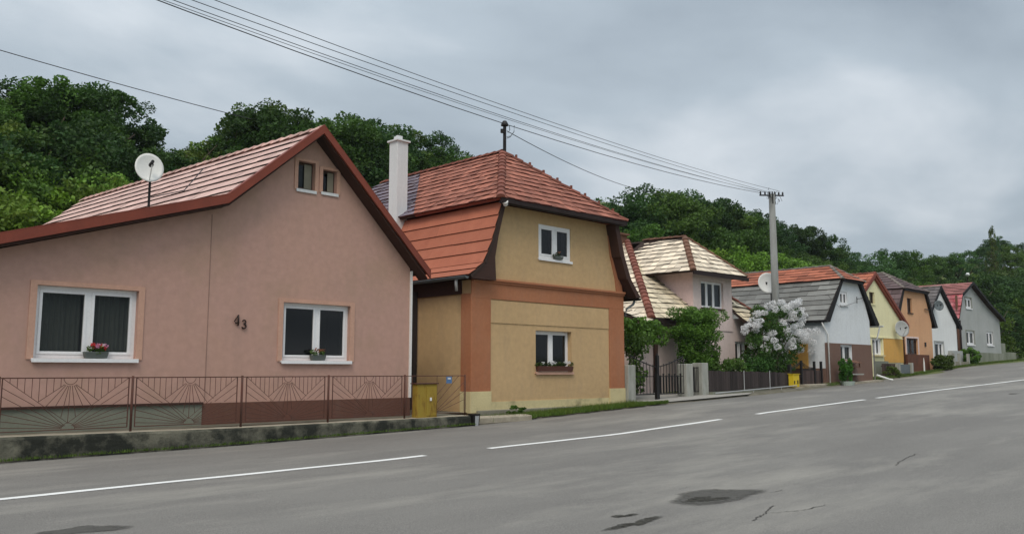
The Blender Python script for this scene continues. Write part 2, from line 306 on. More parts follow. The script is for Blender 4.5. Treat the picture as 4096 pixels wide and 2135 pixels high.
def window(parent, x0, x1, z0, z1, Y, rec=.1, splits=(.5,), fw=.06, sash=.05, frame='white_frame', sill='white_frame', glass='glass', surround=None, sw=.12, curtain='curtain', cside=(.28, .2), label=None, sillw=.05, mull=.05):
    y = Y + rec; m = MB(); d = .05
    m.box(x0, x0 + fw, y, y + d, z0, z1); m.box(x1 - fw, x1, y, y + d, z0, z1)
    m.box(x0 + fw, x1 - fw, y, y + d, z1 - fw, z1); m.box(x0 + fw, x1 - fw, y, y + d, z0, z0 + fw)
    xs = [x0 + fw] + [x0 + (x1 - x0) * s for s in splits] + [x1 - fw]; panes = MB()
    for i in range(len(xs) - 1):
        a, b = xs[i] + (mull / 2 if i else 0), xs[i + 1] - (mull / 2 if i < len(xs) - 2 else 0)
        if i: m.box(xs[i] - mull / 2, xs[i] + mull / 2, y, y + d, z0 + fw, z1 - fw)
        s = sash; ys = y - .012
        m.box(a, a + s, ys, y + d, z0 + fw, z1 - fw); m.box(b - s, b, ys, y + d, z0 + fw, z1 - fw)
        m.box(a + s, b - s, ys, y + d, z1 - fw - s, z1 - fw); m.box(a + s, b - s, ys, y + d, z0 + fw, z0 + fw + s)
        panes.quad((a + s, y + .02, z0 + fw + s), (b - s, y + .02, z0 + fw + s), (b - s, y + .02, z1 - fw - s), (a + s, y + .02, z1 - fw - s))
    wn = m.build('window', frame, parent, bevel=.004, label=label)
    panes.build('pane', glass, wn)
    rm = MB(); yb = y + .9       # the dark room behind
    rm.quad((x0, y + .06, z0), (x0, y + .06, z1), (x0, yb, z1), (x0, yb, z0)); rm.quad((x1, y + .06, z0), (x1, yb, z0), (x1, yb, z1), (x1, y + .06, z1))
    rm.quad((x0, yb, z0), (x0, yb, z1), (x1, yb, z1), (x1, yb, z0)); rm.quad((x0, y + .06, z1), (x1, y + .06, z1), (x1, yb, z1), (x0, yb, z1)); rm.quad((x0, y + .06, z0), (x0, yb, z0), (x1, yb, z0), (x1, y + .06, z0))
    rm.build('room', 'room_dark', wn)
    if curtain:
        W = x1 - x0
        for a, b in ((x0 + .02, x0 + W * cside[0]), (x1 - W * cside[1], x1 - .02)):
            if b - a < .05: continue
            cm = MB()
            n = max(6, int((b - a) / .025)); pts = [(a + (b - a) * i / n, y + .12 + .02 * math.sin(i * 1.7) + .012 * math.sin(i * .6)) for i in range(n + 1)]
            for i in range(n): cm.quad((pts[i][0], pts[i][1], z0 + .02), (pts[i + 1][0], pts[i + 1][1], z0 + .02), (pts[i + 1][0], pts[i + 1][1], z1 - .02), (pts[i][0], pts[i][1], z1 - .02))
            cm.build('curtain', curtain, wn, smooth=True)
    if sill:
        sm = MB(); sm.box(x0 - .04, x1 + .04, Y - sillw, y + .03, z0 - .045, z0 - .002); sm.box(x0 - .04, x1 + .04, Y - sillw - .004, Y - sillw, z0 - .075, z0 - .004); sm.build('sill', sill, wn)
    if surround:
        s = MB(); p = .022
        s.box(x0 - sw, x0, Y - p, Y + .001, z0 - .02, z1 + sw * .7); s.box(x1, x1 + sw, Y - p, Y + .001, z0 - .02, z1 + sw * .7); s.box(x0, x1, Y - p, Y + .001, z1, z1 + sw * .7)
        s.build('surround', surround, wn)
    return wn

rng = random.Random(7)
def tiles(m, pts, course=.33, tw=.3, t=.04, mi=0, ei=1, si=2, under=.09, jit=.006, gap=.006, tonev=(.2, .9), stagger=.5):
    """planar roof face as overlapping tiles; pts[0]->pts[1] is the eave"""
    P = [Vector(p) for p in pts]; E = (P[1] - P[0]).normalized(); nrm = None
    for k in range(2, len(P)):
        nn = E.cross(P[k] - P[0])
        if nn.length > 1e-4: nrm = nn.normalized(); break
    U = nrm.cross(E).normalized()
    up = nrm if nrm.z >= 0 else -nrm
    S = [((p - P[0]).dot(E), (p - P[0]).dot(U)) for p in P]; tmax = max(q[1] for q in S); tmin = min(q[1] for q in S)
    def iv(h):
        xs = []
        for i in range(len(S)):
            (a, b), (c, d) = S[i], S[(i + 1) % len(S)]
            if abs(b - d) < 1e-9: 
                if abs(b - h) < 1e-6: xs += [a, c]
                continue
            f = (h - b) / (d - b)
            if -1e-9 <= f <= 1 + 1e-9: xs.append(a + (c - a) * f)
        return (min(xs), max(xs)) if xs else (0, 0)
    def W(s, h, o): return P[0] + E * s + U * h + up * o
    n = max(1, round((tmax - tmin) / course)); ch = (tmax - tmin) / n
    for r in range(n):
        h0, h1 = tmin + r * ch, tmin + (r + 1) * ch
        a0, b0 = iv(h0 + 1e-5); a1, b1 = iv(h1 - 1e-5)
        lo, hi = min(a0, a1), max(b0, b1); s = lo - (stagger * tw if r % 2 else 0)
        wob = rng.uniform(-jit, jit)
        while s < hi:
            e_ = s + tw - gap
            q0, q1 = max(s, a0), min(e_, b0); q2, q3 = max(s, a1), min(e_, b1)
            s += tw
            if q1 < q0 and q3 < q2: continue
            if q1 < q0: q0 = q1 = min(max((q0 + q1) / 2, a0), b0)
            if q3 < q2: q2 = q3 = min(max((q2 + q3) / 2, a1), b1)
            j = rng.uniform(-jit, jit); tn = rng.uniform(*tonev); hb = h0 - .035 + rng.uniform(-jit, jit) + wob
            o0 = t + j
            v = [W(q0, hb, o0), W(q1, hb, o0 + rng.uniform(-jit, jit) * .5), W(q3, h1, .012), W(q2, h1, .012), W(q0, hb, .0), W(q1, hb, .0)]
            m.add(v[:4], [(0, 1, 2, 3)], mi, tn); m.add([v[4], v[5], v[1], v[0]], [(0, 1, 2, 3)], ei, tn)
    m.slab([p for p in P], -up * under, si)
def caps(m, p0, p1, r=.1, seg=.38, mi=0):
    """ridge or hip tiles: overlapping half rounds"""
    p0, p1 = Vector(p0), Vector(p1); Ln = (p1 - p0).length; n = max(1, round(Ln / seg)); d = (p1 - p0).normalized()
    a = d.cross(Vector((0, 0, 1))).normalized(); c = a.cross(d)
    if c.z < 0: c = -c
    for i in range(n):
        A = p0 + d * (Ln * i / n - .02); B = p0 + d * (Ln * (i + 1) / n + .03); tn = rng.uniform(.2, .9); b = []
        for q, rr, o in ((A, r * 1.12, .022), (B, r * .92, .0)):
            for k in range(7):
                t = PI * k / 6; b.append(q + (a * math.cos(t) * rr) + c * (math.sin(t) * rr * .75 + o - .02))
        m.add(b, [(k, k + 1, k + 8, k + 7) for k in range(6)] + [tuple(range(7))], mi, tn)
def board(m, pts, y0, y1, h, mi=0, drop=0.):
    """barge board following a profile polyline in XZ, hanging h below it"""
    for (xa, za), (xb, zb) in zip(pts[:-1], pts[1:]):
        m.prism([(xa, za - h - drop), (xb, zb - h - drop), (xb, zb - drop), (xa, za - drop)] if xb > xa else [(xb, zb - h - drop), (xa, za - h - drop), (xa, za - drop), (xb, zb - drop)], y0, y1, mi)
def gutter(parent, p0, p1, r=.07, mat='metal_grey', name='gutter'):
    m = MB(); p0, p1 = Vector(p0), Vector(p1); d = (p1 - p0).normalized(); a = d.cross(Vector((0, 0, 1))).normalized(); v = []
    for q in (p0, p1):
        for rr in (r, r - .01):
            for k in range(9): t = PI + PI * k / 8; v.append(q + a * math.cos(t) * rr + Vector((0, 0, math.sin(t) * rr)))
    f = [(k, k + 1, 18 + k + 1, 18 + k) for k in range(8)] + [(9 + k, 9 + k + 1, 27 + k + 1, 27 + k) for k in range(8)] + [tuple(range(9)), tuple(range(18, 27)), (0, 18, 27, 9), (8, 26, 35, 17)]
    m.add(v, f); m.tube([p0 + a * r, p1 + a * r], .012, 6); m.tube([p0 - a * r, p1 - a * r], .012, 6)
    return m.build(name, mat, parent, smooth=False)
def pipe(parent, pts, r=.045, mat='metal_pipe', name='downpipe'):
    m = MB(); m.tube(pts, r, 10); 
    return m.build(name, mat, parent, smooth=True)

# ---- foliage
def leafmesh(name, clumps, per, size, mat='leaf', seed=0, up=.35, extra=None):
    """clumps: list of (x,y,z,rx,ry,rz,tone). Many small leaf faces on and inside each clump."""
    r = np.random.RandomState(seed); cs = []; tn = []; 
    for (x, y, z, rx, ry, rz, t) in clumps:
        d = r.normal(size=(per, 3)); d /= np.linalg.norm(d, axis=1)[:, None]; rad = r.uniform(.35, 1.08, per) ** .6
        cs.append(np.array([x, y, z]) + d * rad[:, None] * np.array([rx, ry, rz])); tn.append(t * .6 + .4 * r.uniform(0, 1, per))
    c = np.concatenate(cs); tn = np.concatenate(tn); n = len(c)
    nr = r.normal(size=(n, 3)); nr[:, 2] += up; nr /= np.linalg.norm(nr, axis=1)[:, None]
    a = np.cross(nr, r.normal(size=(n, 3))); a /= np.linalg.norm(a, axis=1)[:, None]; b = np.cross(nr, a)
    s = size * r.uniform(.6, 1.35, n)[:, None]; wd = .62
    v = np.stack([c - a * s, c + b * s * wd + nr * s * .18, c + a * s, c - b * s * wd + nr * s * .18], 1).reshape(-1, 3)
    me = bpy.data.meshes.new(name); me.vertices.add(len(v)); me.vertices.foreach_set('co', v.ravel())
    me.loops.add(4 * n); me.loops.foreach_set('vertex_index', np.arange(4 * n)); me.polygons.add(n); me.polygons.foreach_set('loop_start', np.arange(0, 4 * n, 4)); me.polygons.foreach_set('loop_total', np.full(n, 4))
    at = me.attributes.new('tone', 'FLOAT', 'FACE'); at.data.foreach_set('value', tn.astype(np.float32))
    me.materials.append(MATS[mat]); me.update(calc_edges=True)
    return me
def crown_mesh(seed, kind='round'):
    r = random.Random(seed); cl = []
    if kind == 'round':
        lob = [(r.uniform(-1.6, 1.6), r.uniform(-1.6, 1.6), r.uniform(3.4, 6.2), r.uniform(1.2, 1.9)) for _ in range(7)] + [(0, 0, 6.2, 1.6), (0, 0, 4.6, 2.2)]
        for (lx, ly, lz, lr) in lob:
            for k in range(11):
                th, ph = r.uniform(0, 2 * PI), math.acos(r.uniform(-.7, 1)); q = lr * r.uniform(.7, 1.12)
                s = r.uniform(.35, .62); t = r.random()
                cl.append((lx + q * math.sin(ph) * math.cos(th), ly + q * math.sin(ph) * math.sin(th), lz + q * .85 * math.cos(ph), s * 1.2, s * 1.2, s * .8, t))
        return leafmesh('crown', cl, 170, .085, seed=seed)
    if kind == 'airy':
        for k in range(85):
            z = r.uniform(2.6, 8.2); rr = 2.3 * math.sqrt(max(.05, 1 - ((z - 5) / 3.6) ** 2)) * r.uniform(.3, 1.1); th = r.uniform(0, 2 * PI); s = r.uniform(.28, .55)
            cl.append((rr * math.cos(th), rr * math.sin(th), z, s, s, s * .9, r.random()))
        return leafmesh('crown', cl, 130, .08, seed=seed)
    if kind == 'poplar':
        for k in range(80):
            z = r.uniform(1.2, 11.6); rr = .95 * math.sin(PI * min(1, (z + .6) / 12.6)) ** .6 * r.uniform(.1, 1); th = r.uniform(0, 2 * PI); s = r.uniform(.22, .4)
            cl.append((rr * math.cos(th), rr * math.sin(th), z, s, s, s * 1.5, r.random()))
        return leafmesh('crown', cl, 60, .11, seed=seed, up=0)
    if kind == 'bush':
        for k in range(60):
            th, ph = r.uniform(0, 2 * PI), math.acos(r.uniform(-.1, 1)); q = r.uniform(.45, 1.05); s = r.uniform(.25, .45)
            cl.append((1.7 * q * math.sin(ph) * math.cos(th), 1.7 * q * math.sin(ph) * math.sin(th), .5 + 1.9 * q * math.cos(ph), s, s, s * .8, r.random()))
        return leafmesh('crown', cl, 130, .075, seed=seed)
def trunk_mesh(seed, H=5.2, r0=.24):
    r = random.Random(seed); m = MB(); pts = [Vector((0, 0, -1.5))]; 
    for i in range(1, 6): pts.append(Vector((r.uniform(-.12, .12) * i * .6, r.uniform(-.12, .12) * i * .6, H * i / 5)))
    m.tube(pts, [r0 * 1.3] + [r0 * (1 - .15 * i) for i in range(1, 6)], 8)
    for k in range(7):
        z = r.uniform(.35, .9) * H; th = k * 2.4 + r.random(); b0 = Vector((pts[3].x * .5, pts[3].y * .5, z)); ln = r.uniform(1.2, 2.1)
        d = Vector((math.cos(th), math.sin(th), r.uniform(.5, 1))).normalized()
        m.tube([b0, b0 + d * ln * .5 + Vector((0, 0, .1)), b0 + d * ln + Vector((0, 0, .35))], [r0 * .38, r0 * .26, r0 * .1], 6)
    me = bpy.data.meshes.new('trunk'); me.from_pydata(m.v, [], m.f); me.materials.append(MATS['bark']); me.polygons.foreach_set('use_smooth', [True] * len(m.f)); return me
ROUND = [crown_mesh(s) for s in (1, 2, 3, 4, 5)]; AIRY = [crown_mesh(s, 'airy') for s in (11, 12, 13)]; POP = [crown_mesh(21, 'poplar'), crown_mesh(22, 'poplar')]; BUSH = [crown_mesh(s, 'bush') for s in (31, 32, 33)]
TRUNK = [trunk_mesh(s) for s in (1, 2, 3)]; TRUNK_T = trunk_mesh(9, 9.5, .16); TRUNK_B = trunk_mesh(8, 1.6, .09)
DARK = (.42, .56, .44, 1); MID = (.72, .84, .52, 1); BRIGHT = (1.45, 1.55, .75, 1); OLIVE = (1.1, 1.0, .62, 1); HAZEG = (.56, .74, .7, 1); BROWNG = (.8, .66, .6, 1)  # the bluish green carries distance haze in the leaf colour itself
def tree(x, y, z, h, kind, colr, label, group, wide=1.0, name='tree', cat='tree', rot=None):
    base = {'round': 8.0, 'airy': 8.4, 'poplar': 12.2, 'bush': 2.6}[kind]; s = h / base
    cm = {'round': ROUND, 'airy': AIRY, 'poplar': POP, 'bush': BUSH}[kind]; cm = cm[rng.randrange(len(cm))]
    tm = TRUNK_T if kind == 'poplar' else TRUNK_B if kind == 'bush' else TRUNK[rng.randrange(3)]
    r = thing(name, label, cat, (x, y, z), group); r.scale = (s * wide, s * wide, s); r.rotation_euler.z = rng.uniform(0, 6.28) if rot is None else rot
    a = bpy.data.objects.new('trunk', tm); a.parent = r; COL.objects.link(a)
    b = bpy.data.objects.new('crown', cm); b.parent = r; COL.objects.link(b); j = rng.uniform(.78, 1.22); b.color = (colr[0] * j * rng.uniform(.88, 1.15), colr[1] * j, colr[2] * j * rng.uniform(.8, 1.2), 1)
    return r

# ------------------------------------------------------------------ ground
ZP = [(-400, -2), (-60, -.5), (-20, -.25), (0, 0), (4, .05), (8.5, .09), (11.4, .14), (15, .2), (19.4, .36), (22, .46), (28, .65), (35, .86), (42.5, 1.06), (50, 1.28), (55, 1.5), (60, 1.75), (70, 2.12), (80, 2.42), (100, 3), (140, 4), (250, 6), (900, 8)]
EP = [(-400, 16.5), (22, 16.5), (28, 16.45), (33, 16.6), (37, 17.0), (43, 17.75), (53, 18.7), (65, 19.6), (80, 20.3), (120, 22), (900, 30)]
def gz(x): return float(np.interp(x, [p[0] for p in ZP], [p[1] for p in ZP]))
def ye(x): return float(np.interp(x, [p[0] for p in EP], [p[1] for p in EP]))
def sstep(t): t = min(1, max(0, t)); return t * t * (3 - 2 * t)
def terr(x, y):
    z = gz(x)
    if y < 18: return z + (0 if y > 1 else .05)
    z += .1
    st = 31 - 4.5 * sstep((x - 55) / 25) - 3 * sstep((x - 78) / 15)
    H = 14.2 + 1.8 * sstep((x - 30) / 14) - 10.0 * sstep((x - 62) / 26) + 8 * sstep((x - 95) / 50)
    return z + H * sstep((y - st) / (24 - 4 * sstep((x - 60) / 20))) ** .9 + .25 * math.sin(x * .31) * math.sin(y * .27) * sstep((y - st) / 8)
def axis(a, b, fine, coarse):
    v = []; x = a
    while x < b - 1e-6: v.append(x); x += coarse(x) if callable(coarse) else fine
    return v + [b]
xs = sorted(set([p[0] for p in ZP] + list(np.arange(-56, 160, 2.0)) + list(np.arange(160, 900, 40.0)) + list(np.arange(-400, -60, 40.0))))
ys = sorted(set(list(np.arange(-300, -20, 40.0)) + [-20, -10, -5, 1, 1.5, 2, 10, 15.9, 16.2] + list(np.arange(17.6, 70, 1.6)) + list(np.arange(70, 500, 30.0))))
m = MB(); nx, ny = len(xs), len(ys)
vs = []
for y in ys:
    for x in xs:
        z = terr(x, y)
        if 1.2 < y < ye(x) + .3: z -= .12
        vs.append((x, y, z))
m.add(vs, [(j * nx + i, j * nx + i + 1, (j + 1) * nx + i + 1, (j + 1) * nx + i) for j in range(ny - 1) for i in range(nx - 1)])
m.build('ground', 'meadow', smooth=True, kind='structure')
rx = [x for x in xs if -120 <= x <= 420]; rx = sorted(set(rx + list(np.arange(-20, 100, 1.0))))
def sheet(name, mat, xr, ya, yb, dz, ny=1, **kw):
    m = MB(); v = []
    for x in xr:
        a, b = ya(x), yb(x)
        for j in range(ny + 1): v.append((x, a + (b - a) * j / ny, gz(x) + dz))
    n = ny + 1
    m.add(v, [(i * n + j, (i + 1) * n + j, (i + 1) * n + j + 1, i * n + j + 1) for i in range(len(xr) - 1) for j in range(ny)])
    return m.build(name, mat, **kw)
sheet('road', 'asphalt', rx, lambda x: 2.0, ye, 0, 4, kind='structure')
m = MB()   # the near pavement with its kerb, behind the camera's feet
for a, b in zip(rx[:-1], rx[1:]):
    za, zb = gz(a) + .12, gz(b) + .12
    m.add([(a, -1.5, za), (b, -1.5, zb), (b, 2.0, zb), (a, 2.0, za), (a, 2.0, za - .2), (b, 2.0, zb - .2), (a, -1.5, za - .2), (b, -1.5, zb - .2)], [(0, 1, 2, 3), (3, 2, 5, 4), (1, 0, 6, 7)])
m.build('pavement', 'concrete_top', kind='structure')
vx = [x for x in rx if 14.9 <= x <= 140]
m = MB()
for a, b in zip(vx[:-1], vx[1:]):
    A, B = ye(a), ye(b); ea, eb = gz(a) + .05, gz(b) + .05
    m.add([(a, A, ea - .06), (b, B, eb - .06), (b, B + .12, eb), (a, A + .12, ea), (b, B + 6, eb + .06), (a, A + 6, ea + .06)], [(0, 1, 2, 3), (3, 2, 4, 5)])
m.build('path', 'soil', kind='structure')
def ribbon(name, x0, x1, y, wdt, dz=.006, mat='line_white', **kw):
    m = MB(); n = max(1, int((x1 - x0) / .5)); v = []; r = random.Random(int(x0 * 10))
    for i in range(n + 1):
        x = x0 + (x1 - x0) * i / n; e = .012 * math.sin(i * 1.3) + r.uniform(-.006, .006); v += [(x, y - wdt / 2 + e, gz(x) + dz), (x, y + wdt / 2 + e * .5, gz(x) + dz)]
    m.add(v, [(2 * i, 2 * i + 2, 2 * i + 3, 2 * i + 1) for i in range(n)])
    return m.build(name, mat, kind='structure')
for a, b in ((-12, -3), (-.6, 9.72), (11.26, 19.4), (21.2, 28.1), (29.1, 110)): ribbon('road_marking', a, b, 12.0, .17)
def blotch(name, cx, cy, rx_, ry_, mat, dz, seed, n=36, rough=.25, kind='structure'):
    r = random.Random(seed); m = MB(); ph = [r.uniform(0, 6.28) for _ in range(6)]; v = []
    for i in range(n):
        t = 2 * PI * i / n; k = 1 + sum(rough / (q + 1) * math.sin((q + 2) * t + ph[q]) for q in range(5)) + r.uniform(-.05, .05)
        x, y = cx + rx_ * k * math.cos(t), cy + ry_ * k * math.sin(t); v.append((x, y, gz(x) + dz))
    mid = [(cx + (a - cx) * .6, cy + (b - cy) * .6, gz(cx + (a - cx) * .6) + dz) for a, b, c in v]
    m.add([(cx, cy, gz(cx) + dz)] + mid + v, [(0, 1 + i, 1 + (i + 1) % n) for i in range(n)] + [(1 + i, 1 + n + i, 1 + n + (i + 1) % n, 1 + (i + 1) % n) for i in range(n)]); o = m.build(name, mat, kind=kind)
    at = o.data.attributes.new('cover', 'FLOAT', 'POINT'); at.data.foreach_set('value', [1.0] + [.85] * n + [0.0] * n); return o
def ragged(name, lo=.3, hi=.5, sc=9):
    m = MATS[name]; t = m.node_tree; o = [n for n in t.nodes if n.type == 'OUTPUT_MATERIAL'][0]; src = o.inputs[0].links[0].from_socket; N = t.nodes.new; L = t.links.new
    a = N('ShaderNodeAttribute'); a.attribute_name = 'cover'; tcn = N('ShaderNodeTexCoord'); n = N('ShaderNodeTexNoise'); n.inputs['Scale'].default_value = sc; n.inputs['Detail'].default_value = 8; n.inputs['Roughness'].default_value = .7; L(tcn.outputs['Object'], n.inputs['Vector'])
    ad = N('ShaderNodeMath'); ad.operation = 'MULTIPLY'; L(a.outputs['Fac'], ad.inputs[0]); L(n.outputs[0], ad.inputs[1]); mr = N('ShaderNodeMapRange'); mr.inputs[1].default_value = lo; mr.inputs[2].default_value = hi; L(ad.outputs[0], mr.inputs[0])
    tr = N('ShaderNodeBsdfTransparent'); ms = N('ShaderNodeMixShader'); L(mr.outputs[0], ms.inputs[0]); L(tr.outputs[0], ms.inputs[1]); L(src, ms.inputs[2]); L(ms.outputs[0], o.inputs[0])
ragged('patch', .1, .42, 9); ragged('gravel_dark', .3, .5, 22)
# road surface damage
blotch('road_surface', 9.15, 5.78, .72, .56, 'patch', .005, 3, rough=.22)
blotch('road_surface', 8.85, 5.72, .42, .2, 'gravel_dark', .009, 5, rough=.35)
blotch('road_surface', 7.1, 5.4, .42, .17, 'gravel_dark', .006, 8, rough=.5)
blotch('road_surface', 7.35, 5.75, .22, .1, 'gravel_dark', .006, 9, rough=.4)
blotch('road_surface', 3.1, 9.15, .42, .28, 'patch', .005, 12); blotch('road_surface', 33.2, 9.0, .35, .25, 'gravel_dark', .005, 13)
def crack(pts, wd=.02):
    m = MB(); r = random.Random(int(pts[0][0] * 100)); P = []
    for (a, b), (c, d) in zip(pts[:-1], pts[1:]):
        n = max(2, int(math.hypot(c - a, d - b) / .05)); P += [(a + (c - a) * i / n + r.uniform(-.02, .02), b + (d - b) * i / n + r.uniform(-.02, .02)) for i in range(n)]
    v = []
    for i, (x, y) in enumerate(P):
        q = wd * r.uniform(.15, 1) * (1 if 0 < i < len(P) - 1 else .1); v += [(x, y - q, gz(x) + .006), (x, y + q, gz(x) + .006)]
    m.add(v, [(2 * i, 2 * i + 2, 2 * i + 3, 2 * i + 1) for i in range(len(P) - 1)]); m.build('road_surface', 'crack', kind='structure')
crack([(8.0, 4.62), (8.5, 4.75), (9.05, 4.95)], .012); crack([(8.5, 4.76), (8.9, 4.55), (9.5, 4.5)], .009)
crack([(13.4, 5.3), (14.2, 5.5), (15.3, 5.66)], .012); crack([(9.6, 5.6), (9.9, 5.4), (10.2, 5.42)], .009)

# ------------------------------------------------------------------ small shared builders
def flower_box(name, label, x0, x1, y, z, pot='pot_grey', blooms=(('petal_red', 3),), h=.12, dep=.14, green=True, seed=1, group=None):
    t = thing(name, label, 'flower box', ((x0 + x1) / 2, y, z), group)
    m = MB(); m.slab([(x0, y - dep / 2, z + h), (x1, y - dep / 2, z + h), (x1, y + dep / 2, z + h), (x0, y + dep / 2, z + h)], (0, 0, -.02))
    m.add([(x0 + .02, y - dep / 2 + .02, z), (x1 - .02, y - dep / 2 + .02, z), (x1 - .02, y + dep / 2 - .02, z), (x0 + .02, y + dep / 2 - .02, z), (x0, y - dep / 2, z + h - .02), (x1, y - dep / 2, z + h - .02), (x1, y + dep / 2, z + h - .02), (x0, y + dep / 2, z + h - .02)],
          [(0, 3, 2, 1), (0, 1, 5, 4), (1, 2, 6, 5), (2, 3, 7, 6), (3, 0, 4, 7)])
    m.build('box', pot, t, bevel=.004)
    r = random.Random(seed); n = max(3, int((x1 - x0) / .07))
    cl = [(r.uniform(x0, x1) - t.location.x, r.uniform(-.04, .04), h + r.uniform(.0, .08), .07, .06, .05, r.random()) for _ in range(n)]
    me = leafmesh('leaves', cl, 26, .028, seed=seed); o = bpy.data.objects.new('leaves', me); o.parent = t; o.color = (.9, .95, .7, 1) if green else (.45, .45, .35, 1); COL.objects.link(o)
    for q, (mat_, k) in enumerate(blooms):
        cl = [(r.uniform(x0 + .04, x1 - .04) - t.location.x, r.uniform(-.05, .0), h + r.uniform(.06, .15), .05, .05, .04, r.random()) for _ in range(k)]
        me = leafmesh('blossoms', cl, 24, .022, mat=mat_, seed=seed + 5 + q); o = bpy.data.objects.new('blossoms', me); o.parent = t; COL.objects.link(o)
    return t
def dish(name, label, c, r, aim, mat, mast0, mast=True, squash=1., group=None, arm=True):
    """parabolic dish: c centre, aim the direction it faces, mast0 the foot of its mast"""
    c = Vector(c); t = thing(name, label, 'satellite dish', tuple(mast0), group); a = Vector(aim).normalized(); sx = a.cross(Vector((0, 0, 1))).normalized(); sy = sx.cross(a)
    m = MB(); v = []; RN, SN = 6, 28
    for side, off in ((0, 0), (1, -.008)):
        for i in range(RN + 1):
            q = i / RN
            for k in range(SN):
                th = 2 * PI * k / SN; v.append(c + sx * math.cos(th) * r * q + sy * math.sin(th) * r * q * squash + a * (.16 * r * q * q * 1.3 - .1 * r + off))
    f = []
    for s_ in (0, 1):
        b = s_ * (RN + 1) * SN
        for i in range(RN):
            for k in range(SN): f.append((b + i * SN + k, b + i * SN + (k + 1) % SN, b + (i + 1) * SN + (k + 1) % SN, b + (i + 1) * SN + k))
    b0, b1 = RN * SN, (2 * RN + 1) * SN
    for k in range(SN): f.append((b0 + k, b0 + (k + 1) % SN, b1 + (k + 1) % SN, b1 + k))
    m.add(v, f); m.build('reflector', mat, t, smooth=True)
    if arm:
        m = MB(); foc = c + a * r * .85 + sy * (-.0 * r); m.tube([c - sy * r * .92 * squash, foc - sy * .12 * r], .012, 6); m.build('feed_arm', mat, t)
        m = MB(); m.tube([foc - a * .05 + sy * .02, foc + a * .06 + sy * .02], .032, 10); m.tube([foc - a * .1, foc - a * .05], .045, 10); m.build('receiver', 'black_metal', t)
    m = MB(); bk = c - a * .1; m.box(c.x - .04, c.x + .04, c.y - .02 - a.y * .08, c.y + .06 - a.y * .08, c.z - .06, c.z + .06); m.build('bracket', 'black_metal', t)
    m = MB(); p0 = Vector(mast0); tp = c - a * .1
    m.tube([p0, Vector((p0.x, p0.y, tp.z - .02)), Vector((tp.x, tp.y, tp.z))] if mast else [p0, tp], .026, 8); m.build('mast', 'black_metal', t); return t

# ------------------------------------------------------------------ 1 the pink house with the long side roof
H1 = thing('village_house', 'pinkish plastered house number 43 with a long low side roof and red barge boards', 'house', (10.9, 17.5, .4))
W1 = [(4.87, 6.73, 1.83, 3.19), (9.98, 11.79, 1.83, 3.15), (10.25, 10.71, 5.83, 6.5), (10.92, 11.32, 5.85, 6.4)]
walls(H1, [(1.0, .3), (8.2, .3), (13.6, .3), (13.6, 4.3), (10.7, 7.08), (8.42, 5.12), (1.0, 2.79)], 17.5, W1, 'plaster_pink', back=28)
m = MB(); m.box(8.195, 8.207, 17.492, 17.5, .95, 4.95); m.build('plaster_joint', 'joint', H1)
m = MB(); m.box(8.13, 13.63, 17.46, 17.499, .3, .92); m.build('plinth', 'plinth_brown', H1, label='dark red brown base under the gable')
m = MB(); m.box(1.0, 8.129, 17.44, 17.499, .3, .9); m.build('plinth', 'plinth_grey', H1, label='grey green base under the low side part')
m = MB(); m.box(1.0, 8.14, 17.40, 17.499, .9, .945); m.build('ledge', 'dark_board', H1)
m = MB(); m.box(13.6, 13.645, 17.44, 17.52, .92, 4.15); m.build('corner_strip', 'white_pipe', H1)
window(H1, *W1[0], 17.5, surround='plaster_surround', fw=.075, sash=.055, mull=.08, cside=(.455, .45), curtain='curtain_dim', glass='glass_clear', sillw=.07, splits=(.52,), label='wide white two part window with dim curtains')
window(H1, *W1[1], 17.5, surround='plaster_surround', fw=.075, sash=.05, mull=.08, cside=(.08, .08), sillw=.07, splits=(.52,), glass='glass_dark')
for q in (2, 3): window(H1, *W1[q], 17.5, surround='plaster_surround', sw=.09, fw=.035, sash=.03, splits=(), rec=.12, frame='wood_window', cside=(.0, .0), curtain=None, sillw=.03, sill='white_paint', glass='glass_dark', label='small attic window in the gable, the left one' if q == 2 else 'small attic window in the gable, the right one')
for x0, x1, z0, z1 in W1[2:]:   # a pale inner shutter half covering each attic window
    m = MB(); m.box(x0 + (x1 - x0) * .5, x1 - .035, 17.605, 17.615, z0 + .04, z1 - .04); m.build('attic_shutter', 'stone', H1)
m = MB()   # the 43
def arc(cx, cz, r, a0, a1, n=10, sx=1): return [(cx + r * sx * math.cos(R(a0 + (a1 - a0) * i / n)), 17.47, cz + r * math.sin(R(a0 + (a1 - a0) * i / n))) for i in range(n + 1)]
nx_ = lambda pts: [(8.93 + (x - 8.93) * .82, y, 2.66 + (z - 2.66) * .82) for x, y, z in pts]
m.tube(nx_([(8.87, 17.47, 2.83), (8.76, 17.47, 2.66), (8.80, 17.47, 2.62), (8.90, 17.47, 2.63)]), .013, 8); m.tube(nx_([(8.87, 17.47, 2.84), (8.875, 17.47, 2.7), (8.87, 17.47, 2.55)]), .018, 8)
m.tube(nx_(arc(9.04, 2.655, .05, 160, -80) + [(9.03, 17.47, 2.60)]), .015, 8); m.tube(nx_([(9.03, 17.47, 2.60)] + arc(9.04, 2.54, .058, 80, -165)), .016, 8)
m.build('house_number', 'number_metal', H1, smooth=True)
